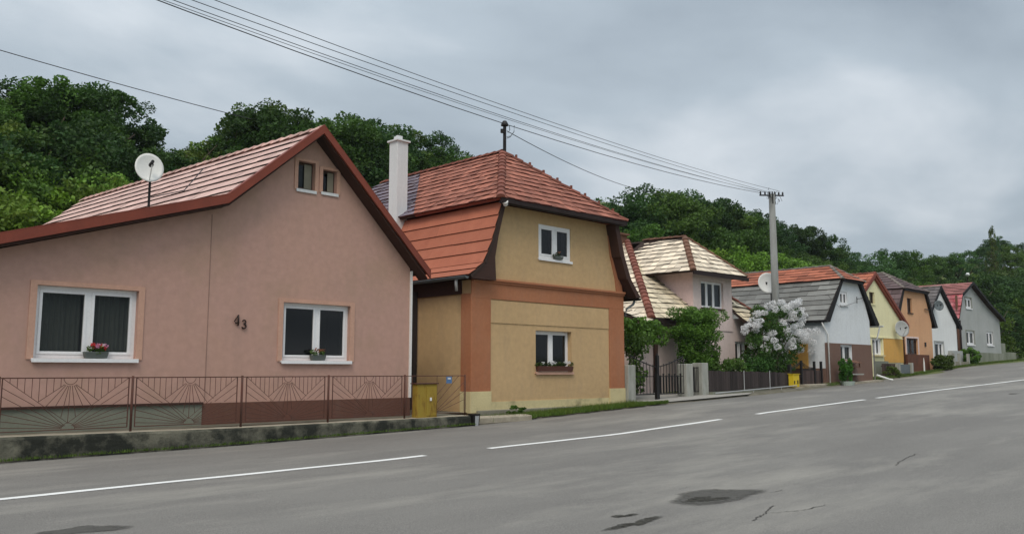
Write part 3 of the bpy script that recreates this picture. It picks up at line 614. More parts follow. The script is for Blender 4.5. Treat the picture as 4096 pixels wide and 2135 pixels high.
# roof: ridge runs back a little skewed
dx, dy = -.0785, .9969; LB = 13.2; y0 = 17.15
def back(p, l=LB): return (p[0] + dx * l, p[1] + dy * l, p[2])
A, B_, Cc, D_ = (10.67, y0, 7.25), (8.4, y0, 5.29), (.9, y0, 2.94), (13.9, y0, 4.12)
m = MB(); tiles(m, [back(B_), B_, A, back(A)],   .36, .42, t=.05, ei=1, si=2, jit=.006, tonev=(.42, .72)); tiles(m, [back(Cc), Cc, B_, back(B_)], .33, .36, t=.045)
tiles(m, [D_, back(D_), back(A), A], .33, .36, t=.045)
caps(m, A, back(A), .12, .4, mi=0)
rf1 = m.build('roof', ['tile_pink', 'tile_edge_dark', 'soffit'], H1)
m = MB(); pr = [(.9, 3.02), (8.37, 5.35), (10.67, 7.34), (13.95, 4.15)]
board(m, pr, 17.07, 17.125, .19); 
for (xa, za), (xb, zb) in zip(pr[:-1], pr[1:]): m.slab([(xa, 17.07, za + .004), (xb, 17.07, zb + .004), (xb, 17.26, zb + .004), (xa, 17.26, za + .004)], (0, 0, .02))
m.build('barge_board', 'verge_red', H1)
m = MB(); board(m, [(.9, 2.83), (8.4, 5.16), (10.68, 7.15), (13.88, 3.98)], 17.13, 17.5, .04); m.build('verge_soffit', 'dark_board', H1)
m = MB(); bx_, by_ = 10.0, 24.2; m.box(9.2, 9.7, 27.2, 27.7, 5.4, 6.65); m.build('chimney', 'stone', rf1)
flower_box('flower_box', 'grey box of red and pink flowers on the sill of the wide pink house window', 5.76, 6.2, 17.52, 1.84, 'pot_grey', (('petal_red', 4), ('petal_pink', 3), ('petal_white', 1)), seed=3, group='window flower boxes')
flower_box('flower_box', 'grey box with small dry brownish flowers on the narrower pink house window sill', 10.75, 11.12, 17.52, 1.84, 'pot_grey', (('petal_dry', 3),), seed=4, group='window flower boxes')
dish('satellite_dish', 'large white satellite dish on a dark mast at the edge of the pink tiled roof', (6.62, 17.02, 5.62), .275, (-.15, -1, .22), 'dish_white', (6.72, 17.2, 4.86), squash=1.12)
m = MB(); cable = [(6.72, 17.22, 5.05), (7.3, 18.6, 5.35), (8.3, 19.2, 5.75), (9.2, 20.2, 6.6)]; m.tube(cable, .012, 5); o = m.build('roof_cable', 'wire', H1)

# ------------------------------------------------------------------ 2 the mustard house with the hipped red roof
H2 = thing('village_house', 'mustard yellow house with orange brown bands under a tall red half hipped mansard roof', 'house', (19.1, 17.5, .4))
W2 = [(18.3, 19.9, 1.56, 2.78), (18.44, 19.9, 4.96, 5.99)]
g2 = [(15.75, .3), (22.45, .3), (22.45, 4.1), (22.36, 4.6), (22.12, 5.3), (21.85, 6.35), (16.85, 6.35), (16.55, 5.3), (16.28, 4.6), (15.75, 4.1)]
walls(H2, g2, 17.5, W2, 'plaster_mustard', back=29, depth=.22)
def frame2(m, x0, x1, z0, z1, p=.035): m.box(x0, x1, 17.5 - p, 17.501, z0, z1)
m = MB(); frame2(m, 15.72, 16.45, 1.03, 3.6); m.box(15.71, 15.749, 17.47, 17.9, 1.03, 3.72); frame2(m, 21.72, 22.48, 1.03, 3.6); frame2(m, 15.72, 22.48, 3.6, 4.1)
m.build('pilaster_band', 'plaster_orange', H2, bevel=.006)
m = MB(); m.box(15.75, 22.5, 17.38, 17.5, 4.1, 4.17); m.box(15.75, 22.5, 17.42, 17.5, 4.04, 4.1); m.build('cornice', 'plaster_orange', H2, bevel=.01)
m = MB(); frame2(m, 16.46, 21.71, 2.93, 3.57, .02); m.build('raised_panel', 'plaster_mustard', H2, bevel=.008)
m = MB(); rr = [(22.12, 4.17), (22.45, 4.17), (22.36, 4.6), (22.12, 5.3), (21.87, 6.3), (21.68, 6.3), (21.82, 5.3), (22.05, 4.6)]; m.prism(rr[::1], 17.47, 17.499); m.build('gable_trim', 'plaster_orange', H2)
m = MB(); frame2(m, 15.70, 16.47, .45, 1.03, .05); m.box(15.69, 15.749, 17.46, 17.9, .45, 1.03); m.build('pilaster_base', 'plaster_cream', H2, bevel=.006); m = MB(); frame2(m, 21.70, 22.5, .42, 1.03, .05); m.build('pilaster_base', 'plaster_cream', H2, bevel=.006)
m = MB(); frame2(m, 16.47, 21.70, .3, .74, .02); m.build('plinth', 'plaster_cream', H2)
m = MB(); frame2(m, 15.9, 22.6, .2, .52, .14); m.build('foundation', 'stone', H2, bevel=.02)
m = MB(); m.box(15.70, 15.749, 17.9, 27, 3.72, 4.12); m.build('eaves_board', 'dark_board', H2)
window(H2, *W2[0], 17.5, rec=.16, fw=.06, sash=.05, mull=.1, splits=(.5,), cside=(.1, .12), sill='plaster_surround', sillw=.06, glass='glass_dark')
window(H2, *W2[1], 17.5, rec=.03, fw=.09, sash=.05, mull=.12, splits=(.5,), cside=(.08, .2), sillw=.04, glass='glass_dark')
flower_box('flower_box', 'brown box of white flowers on the lower window sill of the mustard house', 18.32, 19.86, 17.46, 1.57, 'pot_brown', (('petal_white', 6), ('petal_white', 4)), h=.16, green=False, seed=6, group='window flower boxes')
flower_box('flower_pot', 'dark potted plant on the upper window sill of the mustard house', 19.1, 19.45, 17.47, 4.97, 'pot_grey', (('petal_dry', 1),), green=False, seed=7, h=.1)
yv, yb2 = 17.18, 29.2
pl = [(15.42, 4.18), (15.93, 4.58), (16.26, 5.27), (16.62, 6.36)]; pr2 = [(22.98, 4.02), (22.48, 4.6), (22.16, 5.3), (21.86, 6.36)]
m = MB()
for (xa, za), (xb, zb) in zip(pl[:-1], pl[1:]): tiles(m, [(xa, yb2, za), (xa, yv, za), (xb, yv, zb), (xb, yb2, zb)], .42, 2.6, t=.05, jit=.006, gap=.003, stagger=.37, tonev=(.45, .6))
for (xa, za), (xb, zb) in zip(pr2[:-1], pr2[1:]): tiles(m, [(xa, yv, za), (xa, yb2, za), (xb, yb2, zb), (xb, yv, zb)], .42, 2.6, t=.05, stagger=.37, tonev=(.45, .6))
m.build('mansard_slope', ['tile_mansard', 'tile_edge', 'soffit'], H2)
e0 = (16.38, 17.0, 6.44); e1 = (22.12, 17.0, 6.44); ap = (19.4 - .15, 19.9, 8.78); f0 = (16.38, 29.4, 6.44); f1 = (22.12, 29.4, 6.44); fp = (19.25, 26.6, 8.78)
m = MB(); tiles(m, [e0, e1, ap], .3, .26, t=.045, jit=.012)
k = lambda p, q, y: tuple(p[i] + (q[i] - p[i]) * (y - p[1]) / (q[1] - p[1]) for i in range(3))
tiles(m, [k(e0, f0, 20.9), e0, ap, k(ap, fp, 24.2)], .3, .26, t=.045, jit=.012); tiles(m, [e1, f1, fp, ap], .3, .3, t=.045); tiles(m, [f1, f0, fp], .3, .3, t=.045)
caps(m, e0, ap, .12, .36, mi=3); caps(m, e1, ap, .12, .36, mi=3); caps(m, ap, fp, .12, .36, mi=3)
rf2 = m.build('roof', ['tile_red', 'tile_edge', 'verge_red', 'ridge_red'], H2)
m = MB(); tiles(m, [f0, k(e0, f0, 20.9), k(ap, fp, 24.2), fp], .3, .26, t=.05, jit=.016); m.build('old_roof_part', ['tile_bluegrey', 'tile_edge', 'soffit'], H2, label='weathered blue grey tiles at the back of the slope')
m = MB(); m.box(16.45, 22.05, 17.02, 17.12, 6.28, 6.4); m.box(16.4, 22.1, 16.97, 17.02, 6.3, 6.46); m.build('front_fascia', 'verge_dark', H2)
m = MB()
m.prism([(15.5, 4.1), (16.40, 4.1), (16.36, 4.75), (16.5, 5.4), (16.78, 6.34), (16.66, 6.34), (16.3, 5.24), (15.97, 4.55), (15.46, 4.15)], 17.2, 17.49); m.build('verge_board', 'dark_board', H2); m = MB()
for (xa, za), (xb, zb) in zip(pr2[:-1], pr2[1:]): m.prism([(xa - .02, za - .03), (xb - .02, zb - .03), (xb - .22, zb - .03), (xa - .26, za - .03)][::-1], 17.12, 17.5)
m.build('verge_board', 'dark_board', H2)
gutter(H2, (15.36, 17.25, 4.15), (15.36, 27, 4.12)); gutter(H2, (23.04, 17.2, 3.98), (23.04, 27, 3.95), mat='black_metal')
pipe(H2, [(15.4, 17.75, 4.1), (15.4, 17.75, 3.98), (15.44, 17.78, 3.78)], .045); m = MB(); m.tube([(16.55, 17.0, 6.33), (16.62, 17.05, 6.24)], [.09, .06], 10); m.build('gutter_end', 'white_pipe', H2)
pipe(H2, [(23.0, 17.4, 3.95), (22.95, 17.42, 3.8), (22.62, 17.46, 3.62), (22.56, 17.46, 3.4)], .04, 'metal_grey')
m = MB(); m.box(16.27, 16.70, 21.68, 22.11, 6.0, 8.95); ch = m.build('chimney', 'white_paint', rf2, bevel=.01)
m = MB(); m.box(16.21, 16.76, 21.62, 22.17, 8.95, 9.01); m.build('chimney_cap', 'white_paint', H2, bevel=.01)
m = MB(); m.box(16.36, 16.56, 21.8, 21.9, 9.01, 9.17); m.box(16.36, 16.46, 21.9, 22.0, 9.01, 9.15); m.tube([(16.5, 21.93, 9.01), (16.5, 21.93, 9.2)], .04, 10); m.build('chimney_pipe', 'white_paint', H2)
m = MB()   # small snow hooks along the right hip
for i in range(1, 9):
    m = MB(); q = [e1[j] + (ap[j] - e1[j]) * i / 9 for j in range(3)]; m.box(q[0] - .03, q[0] + .03, q[1] - .03, q[1] + .03, q[2] + .07, q[2] + .17); m.build('hip_hook', 'ridge_red', H2)
# service mast on the apex
t = thing('roof_mast', 'dark service mast with insulators on top of the mustard house roof', 'mast', (19.3, 19.85, 8.75))
m = MB(); m.tube([(19.3, 19.85, 8.6), (19.3, 19.85, 9.78)], .055, 10); m.tube([(19.22, 19.82, 8.7), (19.22, 19.82, 9.2)], .02, 6); m.build('pole', 'black_metal', t)
m = MB(); m.tube([(19.3, 19.85, 9.68), (19.3, 19.85, 9.74), (19.3, 19.85, 9.84)], [.13, .12, .06], 12); m.build('insulator', 'black_metal', t); m = MB(); m.tube([(19.2, 19.85, 9.42), (19.2, 19.85, 9.54)], .07, 10); m.build('insulator', 'black_metal', t)
m = MB(); m.tube([(19.33, 19.8, 9.72), (19.45, 19.78, 9.7), (19.47, 19.78, 9.55), (19.4, 19.8, 9.45)], .012, 6); m.tube([(19.6, 19.7, 9.72), (19.59, 19.7, 9.5), (19.45, 19.75, 9.3), (19.35, 19.8, 9.25)], .012, 6); m.tube([(19.35, 19.8, 9.3), (19.5, 19.78, 9.35)], .01, 6); m.build('loose_wire', 'wire', t)

# ------------------------------------------------------------------ in the gap and along the fence
t = thing('meter_cabinet', 'rusty yellow metal meter cabinet set into the fence between the pink and mustard houses', 'cabinet', (13.57, 16.8, .45))
m = MB(); m.box(13.2, 13.82, 16.62, 16.84, .45, 1.27); m.build('body', 'yellow_box', t, bevel=.008)
m = MB(); m.box(13.48, 13.79, 16.608, 16.619, .5, 1.2); m.build('door', 'yellow_box', t, bevel=.003); m = MB(); m.box(13.17, 13.85, 16.59, 16.87, 1.271, 1.295); m.build('lid', 'rust_metal', t)
m = MB(); m.box(13.58, 13.63, 16.59, 16.607, .86, .94); m.build('lock', 'white_pipe', t)
m = MB(); m.box(13.66, 15.74, 22.0, 22.15, .3, 3.6); m.build('passage_wall', 'plaster_mustard', None, label='plain wall closing the dark passage between the pink and mustard houses', category='wall')
t = thing('gap_shadow_boards', 'dark boards added as the shadow in the gap between the pink and mustard houses', 'gate', (14.6, 19.8, .4)); m = MB()  # dark boards added for the shadow in the gap, not a gate
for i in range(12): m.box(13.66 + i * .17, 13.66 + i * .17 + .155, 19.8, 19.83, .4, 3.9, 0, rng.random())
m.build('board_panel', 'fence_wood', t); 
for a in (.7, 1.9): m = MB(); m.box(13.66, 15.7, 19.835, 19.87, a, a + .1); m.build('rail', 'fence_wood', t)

m = MB(); rw = [-6 + i * .2 for i in range(105)]; rw = [x for x in rw if x < 14.8] + [14.83]; r_ = random.Random(3)
def wt(x): return float(np.interp(x, [-6, 4.2, 8.5, 14.83], [.46, .48, .44, .455]))
vv = [];
for x in rw:
    j = r_.uniform(-.012, .012); b = gz(x) - .1; t_ = wt(x); vv += [(x, 16.47 + j, b), (x, 16.49 + j, t_ - .05 + r_.uniform(-.012, .012)), (x, 16.505 + j, t_ - .02 + r_.uniform(-.01, .01)), (x, 16.53, t_), (x, 16.86, t_ + .012)]
for i in range(len(rw) - 1): m.add([vv[i * 5 + q] for q in range(5)] + [vv[i * 5 + 5 + q] for q in range(5)], [(0, 5, 6, 1), (1, 6, 7, 2), (2, 7, 8, 3)], 0); m.add([vv[i * 5 + 3], vv[i * 5 + 8], vv[i * 5 + 9], vv[i * 5 + 4]], [(0, 1, 2, 3)], 1)
m.add([(14.83, 16.47, .1), (14.83, 16.86, .1), (14.83, 16.86, .46), (14.83, 16.5, .44)], [(0, 1, 2, 3)], 0)
m.build('retaining_wall', ['concrete_old', 'concrete_top'], None, label='low weathered concrete retaining wall with dark stains under the metal fence', category='wall')
m = MB(); m.add([(-6, 16.86, .47), (14.83, 16.86, .465), (14.83, 17.6, .47), (-6, 17.6, .48)], [(0, 1, 2, 3)]); m.add([(13.5, 17.6, .47), (15.8, 17.6, .47), (15.8, 23, .5), (13.5, 23, .5)], [(0, 1, 2, 3)]); m.build('path', 'soil', kind='structure')

FN = thing('metal_fence', 'rusty metal sunburst fence on the low concrete wall before the pink house', 'fence', (6.4, 16.7, .48))
FZ1 = 1.47
def panel(x0, x1, z0=.55, z1=FZ1, half=False):
    m = MB(); W, Hh = x1 - x0, z1 - z0; q = lambda u, v: (x0 + u * W, 16.7, z0 + v * Hh); r = .0055
    m.tube([q(0, 0), q(0, 1)], .011, 6); m.tube([q(1, 0), q(1, 1)], .011, 6); m.tube([q(0, 0), q(1, 0)], .010, 6); m.tube([q(0, 1), q(1, 1)], .012, 6)
    def rod(*p): m.tube([q(*a) for a in p], r, 5)
    rod((0, 1), (.51, .13), (1, 1)); V1, V2 = (.27, .54), (.755, .54)
    rod(V1, (.47, .87)); rod(V2, (.56, .87)); rod(*[(.515 + .055 * math.cos(R(a)), 1 + .13 * math.sin(R(a))) for a in range(180, 361, 20)])
    for i in range(1, 18):
        u = i * .055
        if .455 < u < .575: continue
        lo = 1 - u / .51 * .87 if u < .27 else (.54 + (u - .27) / .2 * .33 if u < .5 else (.87 - (u - .56) / .195 * .33 if u < .755 else .13 + (u - .51) / .49 * .87))
        rod((u, 1), (u, lo))
    for a, b in (((.335, .46), (.48, .86)), ((.4, .42), (.495, .85)), ((.455, .24), (.505, .85)), ((.51, .13), (.515, .85)), ((.57, .24), (.53, .85)), ((.63, .42), (.545, .85)), ((.69, .46), (.555, .86))): rod(a, b)
    rod((0, .82), (.25, .47)); rod((0, .66), (.15, .46)); rod((1, .82), (.77, .47)); rod((1, .66), (.87, .46))
    rod(*[(.515 + .055 * math.cos(R(a)), .13 * math.sin(R(a))) for a in range(0, 181, 20)])
    for du, dv in ((.515, .08), (.515, .2), (.515, .34), (.42, .43), (.32, .44), (.22, .46)):
        for s in (-1, 1): L_ = math.hypot(du, dv); rod((.515 + s * .06 * du / L_, .06 * dv / L_ + .02), (min(max(.515 + s * du, 0), 1), dv))
    return m.build('panel', 'rust_metal', FN)
for a, b in ((-2.2, -.15), (0, 2.05), (2.15, 4.1), (4.2, 6.33), (6.47, 8.52), (8.73, 10.62), (10.83, 12.78)): panel(a, b)
m = MB(); z0_ = .55
for p_ in ([(13.88, z0_), (13.88, FZ1)], [(14.78, z0_), (14.78, FZ1)], [(13.88, z0_), (14.78, z0_ - .03)], [(13.88, .62), (14.78, 1.3)], [(13.88, .58), (14.78, 1.08)], [(13.88, .56), (14.78, .86)], [(13.88, .8), (14.6, FZ1)], [(13.88, 1.0), (14.4, FZ1)]): m.tube([(a, 16.7, b) for a, b in p_], .006, 5)
m.build('panel', 'rust_metal', FN)
m = MB()
for x_ in (12.93, 13.1): m.tube([(x_, 16.7, .55), (x_, 16.7, FZ1)], .008, 5)
m.tube([(12.93, 16.7, .56), (13.1, 16.7, .56)], .008, 5); m.build('panel', 'rust_metal', FN)
for x in (-2.3, -.075, 2.1, 4.15, 6.4, 8.63, 10.72, 12.87, 14.82):
    m = MB(); m.tube([(x, 16.7, .42), (x, 16.7, 1.5)], .024 if x != 14.82 else .016, 8); m.build('post', 'rust_metal', FN, smooth=True)
for a in (-2.2,):
    m = MB(); m.tube([(-2.3, 16.7, FZ1), (14.82, 16.7, FZ1)], .011, 6); m.build('rail', 'rust_metal', FN)
t = thing('number_plate_sign', 'small blue plate hung on the metal fence beside the yellow cabinet', 'sign', (14.24, 16.67, 1.38)); m = MB(); m.box(14.16, 14.34, 16.665, 16.675, 1.28, 1.45); m.build('plate', 'blue_plate', t); m = MB(); m.box(14.2, 14.3, 16.66, 16.6645, 1.38, 1.42); m.build('plate_marks', 'white_paint', t)
t = thing('kerb_post', 'short dark stub post with a pale metal face at the end of the concrete wall', 'post', (14.95, 16.5, .2))
m = MB(); m.add([(14.88, 16.42, .17), (15.05, 16.42, .17), (15.05, 16.58, .17), (14.88, 16.58, .17), (14.84, 16.4, .5), (15.08, 16.4, .5), (15.08, 16.6, .5), (14.84, 16.6, .5)], [(0, 3, 2, 1), (4, 5, 6, 7), (0, 1, 5, 4), (1, 2, 6, 5), (2, 3, 7, 6), (3, 0, 4, 7)]); m.build('body', 'black_metal', t); m = MB(); m.add([(14.91, 16.405, .2), (15.02, 16.405, .2), (15.035, 16.392, .45), (14.9, 16.392, .45)], [(0, 1, 2, 3)]); m.build('face', 'metal_pipe', t)
# slab and grass in front of the mustard house
m = MB(); m.slab([(15.15, 16.55, .38), (16.95, 16.35, .40), (17.1, 16.75, .42), (15.15, 17.1, .4)], (0, 0, -.16)); m.build('entrance_slab', 'concrete_top', None, label='flat pale concrete slab at the front corner of the mustard house by the stub post', category='slab', bevel=.02)
def grass(name, label, xa, xb, f0, f1, n, seed, h=.09, colr=(1.2, 1.25, .8, 1)):
    r = np.random.RandomState(seed); x = r.uniform(xa, xb, n); u = r.uniform(0, 1, n); y = np.array([f0(a) + (f1(a) - f0(a)) * b for a, b in zip(x, u)]); z = np.array([gz(a) + .04 for a in x])
    hh = h * r.uniform(.4, 1.4, n); th = r.uniform(0, 6.28, n); wd = .008; ax, ay = np.cos(th) * wd, np.sin(th) * wd; lx, ly = r.normal(0, .35, n) * hh, r.normal(0, .35, n) * hh
    v = np.stack([np.stack([x - ax, y - ay, z], 1), np.stack([x + ax, y + ay, z], 1), np.stack([x + lx, y + ly, z + hh], 1)], 1).reshape(-1, 3)
    me = bpy.data.meshes.new(name); me.vertices.add(3 * n); me.vertices.foreach_set('co', v.ravel()); me.loops.add(3 * n); me.loops.foreach_set('vertex_index', np.arange(3 * n)); me.polygons.add(n); me.polygons.foreach_set('loop_start', np.arange(0, 3 * n, 3)); me.polygons.foreach_set('loop_total', np.full(n, 3))
    at = me.attributes.new('tone', 'FLOAT', 'FACE'); at.data.foreach_set('value', r.uniform(0, 1, n).astype(np.float32)); me.materials.append(MATS['leaf']); me.update(calc_edges=True)
    o = bpy.data.objects.new(name, me); o.color = colr; COL.objects.link(o); return setp(o, label, 'grass', kind='stuff')
grass('grass', 'short green grass along the road before the mustard house', 17.0, 23.4, lambda x: 16.46 + .05 * math.sin(x * 5.1) + .04 * math.sin(x * 11.3), lambda x: 17.3 - max(0, x - 20.5) * .28 + .07 * math.sin(x * 3.7), 30000, 1, colr=(1.05, 1.05, .7, 1))
grass('grass', 'thin dry grass and weeds between the green strip and the mustard house wall', 15.6, 22.6, lambda x: 16.5 + .1 * math.sin(x * 4), lambda x: 17.42, 5000, 3, h=.14, colr=(1.1, .95, .6, 1))
grass('grass', 'small weeds along the foot and top of the concrete retaining wall', 2, 14.9, lambda x: 16.36 + .05 * math.sin(x * 7), lambda x: 16.46, 2600, 4, h=.05, colr=(.8, .8, .5, 1))
grass('grass', 'sparse dry grass on the far road verge', 36.5, 80, lambda x: ye(x) + .05, lambda x: ye(x) + .5, 22000, 2, h=.12, colr=(.9, .85, .6, 1))
def small_bush(name, label, c, r3, n, size, colr, seed, per=60, group=None, cat='shrub', mat='leaf', shell=.55, stems=True):
    r = random.Random(seed); cl = []
    for _ in range(n):
        th, z_ = r.uniform(0, 2 * PI), r.uniform(-1, 1); q = r.uniform(shell, 1.0); s = math.sqrt(1 - z_ * z_)
        cl.append((r3[0] * q * s * math.cos(th), r3[1] * q * s * math.sin(th), r3[2] * (1 + q * z_), r3[0] * .26, r3[1] * .26, r3[2] * .2, r.random()))
    t = thing(name, label, cat, c, group); o = bpy.data.objects.new('foliage', leafmesh('foliage', cl, per, size, seed=seed, mat=mat)); o.parent = t; o.color = colr; COL.objects.link(o)
    if stems:
        m = MB()
        for i in range(6):
            th = i * 1.05; m.tube([Vector(c) + Vector((math.cos(th) * .06, math.sin(th) * .06, -.1)), Vector(c) + Vector((math.cos(th) * r3[0] * .3, math.sin(th) * r3[1] * .3, r3[2] * .8)), Vector(c) + Vector((math.cos(th) * r3[0] * .6, math.sin(th) * r3[1] * .6, r3[2] * 1.6))], [.03, .02, .008], 5)
        m.build('stem', 'bark', t)
    return t
small_bush('weed_clump', 'green weeds growing at the foot of the mustard house wall', (17.0, 17.05, .38), (.35, .15, .13), 14, .03, MID, 5, per=50, cat='weeds', stems=False)

# ------------------------------------------------------------------ 3 the rosy house with the cream tiled roofs
H3 = thing('village_house', 'pale rosy house with cream weathered tiled roofs and a raised upper room, behind the gates', 'house', (31, 20, .5))
W3 = [(33.65, 35.2, 1.63, 2.88)]
walls(H3, [(25.9, .3), (35.8, .3), (35.8, 3.95), (25.9, 3.62)], 20.0, W3, 'plaster_rose', back=28, depth=.2)
T3 = [(31.0, 32.75, 4.25, 5.38)]
walls(H3, [(30.4, 3.3), (33.45, 3.3), (33.45, 5.75), (30.4, 5.7)], 19.97, T3, 'plaster_rose', back=25.5, depth=.2, name='upper_wall', sidemat='plaster_rosepink')
window(H3, *T3[0], 19.97, rec=.1, fw=.05, sash=.04, mull=.07, splits=(.32, .62), frame='white_frame', cside=(.18, .3), sill='dark_board', glass='glass', curtain='curtain')
window(H3, *W3[0], 20.0, rec=.1, fw=.05, sash=.04, mull=.12, splits=(.3, .55), frame='white_frame', cside=(.1, .1), glass='glass_dark')
rz = 7.5; A3 = (31.95, 23.6, 7.58); N3 = (31.95, 21.35, 7.5); cl_, cr_ = (29.75, 19.5, 5.68), (34.0, 19.5, 5.74)
bl_, br_ = (29.75, 24.6, 5.68), (34.0, 25.6, 5.74)
m = MB(); tiles(m, [cl_, cr_, N3], .34, .34, t=.05, jit=.012); tiles(m, [bl_, cl_, N3, A3], .34, .34, t=.05, jit=.014); tiles(m, [cr_, br_, (31.95, 25.2, 7.58), N3], .34, .34, t=.05)
caps(m, cl_, N3, .13, .36, 3); caps(m, cr_, N3, .12, .36, 3); caps(m, N3, A3, .12, .36, 3)
rf3 = m.build('roof', ['tile_cream', 'tile_edge_dark', 'soffit', 'ridge_brown'], H3)
# main low roof with its long hip
EL = (26.75, 19.45, 3.6); m = MB(); ap3 = (31.6, 24.3, 7.62)
tiles(m, [EL, (30.4, 19.45, 3.68), (30.4, 22.95, 6.45), (30.9, 24.3, 7.5), ap3][:3] + [(30.4, 23.1, 6.55)], .36, .4, t=.05, jit=.016)
m.build('lower_roof', ['tile_cream_mossy', 'tile_edge_dark', 'soffit'], H3, label='mossy cream tiled slope left of the upper room')
m = MB(); tiles(m, [(26.75, 29.0, 3.6), EL, ap3], .36, .4, t=.05, jit=.014); caps(m, EL, ap3, .15, .34, 3); m.build('side_roof', ['tile_cream', 'tile_edge_dark', 'soffit', 'ridge_red'], H3)
m = MB(); tiles(m, [(25.6, 18.9, 3.35), (26.75, 19.4, 3.5), (26.75, 22, 4.6), (25.6, 22, 4.5)], .34, .4, t=.05); m.build('porch_roof', ['tile_cream', 'tile_edge_dark', 'soffit'], H3)
m = MB(); tiles(m, [(33.47, 19.35, 3.72), (35.6, 19.35, 3.72), (34.4, 20.9, 5.05), (33.47, 20.9, 5.05)], .32, .36, t=.055, jit=.03); caps(m, (35.6, 19.35, 3.76), (34.4, 20.9, 5.1), .12, .34, 3)
m.build('right_roof', ['tile_cream_mossy', 'tile_edge_dark', 'soffit', 'ridge_red'], H3, label='mossy ragged cream tiled slope right of the upper room')
m = MB(); m.box(26.7, 30.38, 19.4, 19.44, 3.42, 3.6); m.box(33.47, 35.6, 19.3, 19.34, 3.56, 3.72); m.box(29.7, 34.05, 19.44, 19.49, 5.52, 5.68); m.build('fascia', 'verge_dark', H3)
m = MB(); m.box(30.4, 31.6, 24.3, 24.9, 7.0, 7.85); m.box(30.3, 31.7, 24.2, 25.0, 7.85, 7.93); m.build('chimney', 'ridge_brown', rf3)
pipe(H3, [(27.6, 19.9, 3.4), (27.6, 19.92, .6)], .09, 'dark_board', 'downpipe')
m = MB(); m.box(30.0, 30.6, 19.93, 20.0, 1.3, 2.7); m.build('doorway', 'dark_board', H3)
# ------------------------------------------------------------------ gate 1, wicket, pillars, wood fence
def pillar(x0, x1, y0, z0, z1, label): 
    m = MB(); m.box(x0, x1, y0, y0 + .42, z0, z1); return m.build('gate_pillar', 'concrete_post', None, label=label, category='pillar', bevel=.02)
m = MB(); m.box(22.52, 22.92, 17.35, 17.95, .45, 1.78); m.build('gate_pillar', 'concrete_post', None, label='grey concrete gate pillar right against the corner of the mustard house', category='pillar', bevel=.02)
pillar(26.1, 26.52, 17.5, .4, 1.84, 'grey concrete pillar between the double gate and the narrow wicket gate')
pillar(27.1, 27.52, 17.5, .4, 1.88, 'grey concrete pillar between the wicket gate and the dark wooden fence')
G = thing('double_gate', 'black metal double gate with a raised pointed middle before the rosy house', 'gate', (24.4, 17.6, .6))
def leafgate(xa, xb, za, zb, dense):
    m = MB(); r = .014; n = max(6, int(abs(xb - xa) / .17)); top = []
    for i in range(n + 1):
        s = i / n; x = xa + (xb - xa) * s; z = zb + (za - zb) * (s ** 1.0) + .10 * (s - s * s) * -1.5; top.append((x, 17.6, z))
        m.tube([(x, 17.6, .78), (x, 17.6, z + (.06 if i % 2 else 0))], r * .8, 5)
        if dense and 0 < i < n and i % 1 == 0: m.box(x - .045, x + .045, 17.605, 17.62, .82, 1.5 if i % 2 else 1.44)
    m.tube(top, r * 1.4, 6); m.tube([(xa, 17.6, .8), (xb, 17.6, .8)], r * 1.4, 6); m.tube([(xa, 17.6, 1.4), (xb, 17.6, 1.4)], r, 6); return m.build('gate_leaf', 'black_metal', G)
leafgate(22.95, 24.4, 1.72, 2.1, False); leafgate(26.05, 24.5, 1.72, 2.1, True)
m = MB(); m.box(24.41, 24.53, 17.55, 17.65, .58, 2.12); m.tube([(24.47, 17.6, 2.1), (24.47, 17.6, 2.2)], [.06, .01], 6); m.box(24.3, 24.42, 17.5, 17.6, .55, 1.5); m.build('middle_post', 'black_metal', G)
G2 = thing('wicket_gate', 'narrow black metal wicket gate between two concrete pillars', 'gate', (26.8, 17.65, .7)); m = MB()
for i in range(6): m.tube([(26.57 + i * .1, 17.65, .82), (26.57 + i * .1, 17.65, 1.75)], .013, 5)
m.tube([(26.54, 17.65, .84), (27.08, 17.65, .84)], .016, 6); m.tube([(26.54, 17.65, 1.7), (27.08, 17.65, 1.7)], .016, 6); m.build('bar_panel', 'black_metal', G2); m = MB(); m.box(26.7, 26.85, 17.66, 17.68, .85, 1.72); m.build('back_board', 'black_metal', G2)
FW = thing('wooden_fence', 'dark brown upright board fence with low pipe rail before the rosy house', 'fence', (30.5, 17.5, .7)); m = MB(); x = 27.55
while x < 33.7:
    wd = rng.uniform(.13, .17); m.box(x, x + wd, 17.5 + rng.uniform(0, .008), 17.525, gz(x) + .18, 1.6 - (x - 27) * .012 + rng.uniform(-.02, .02), 0, rng.random()); x += wd + .012
m.build('board_panel', 'fence_wood', FW); 
for a, b in ((1.0, 1.07), (1.35, 1.42)): m = MB(); m.box(27.5, 33.75, 17.53, 17.57, a, b); m.build('rail', 'fence_wood', FW)

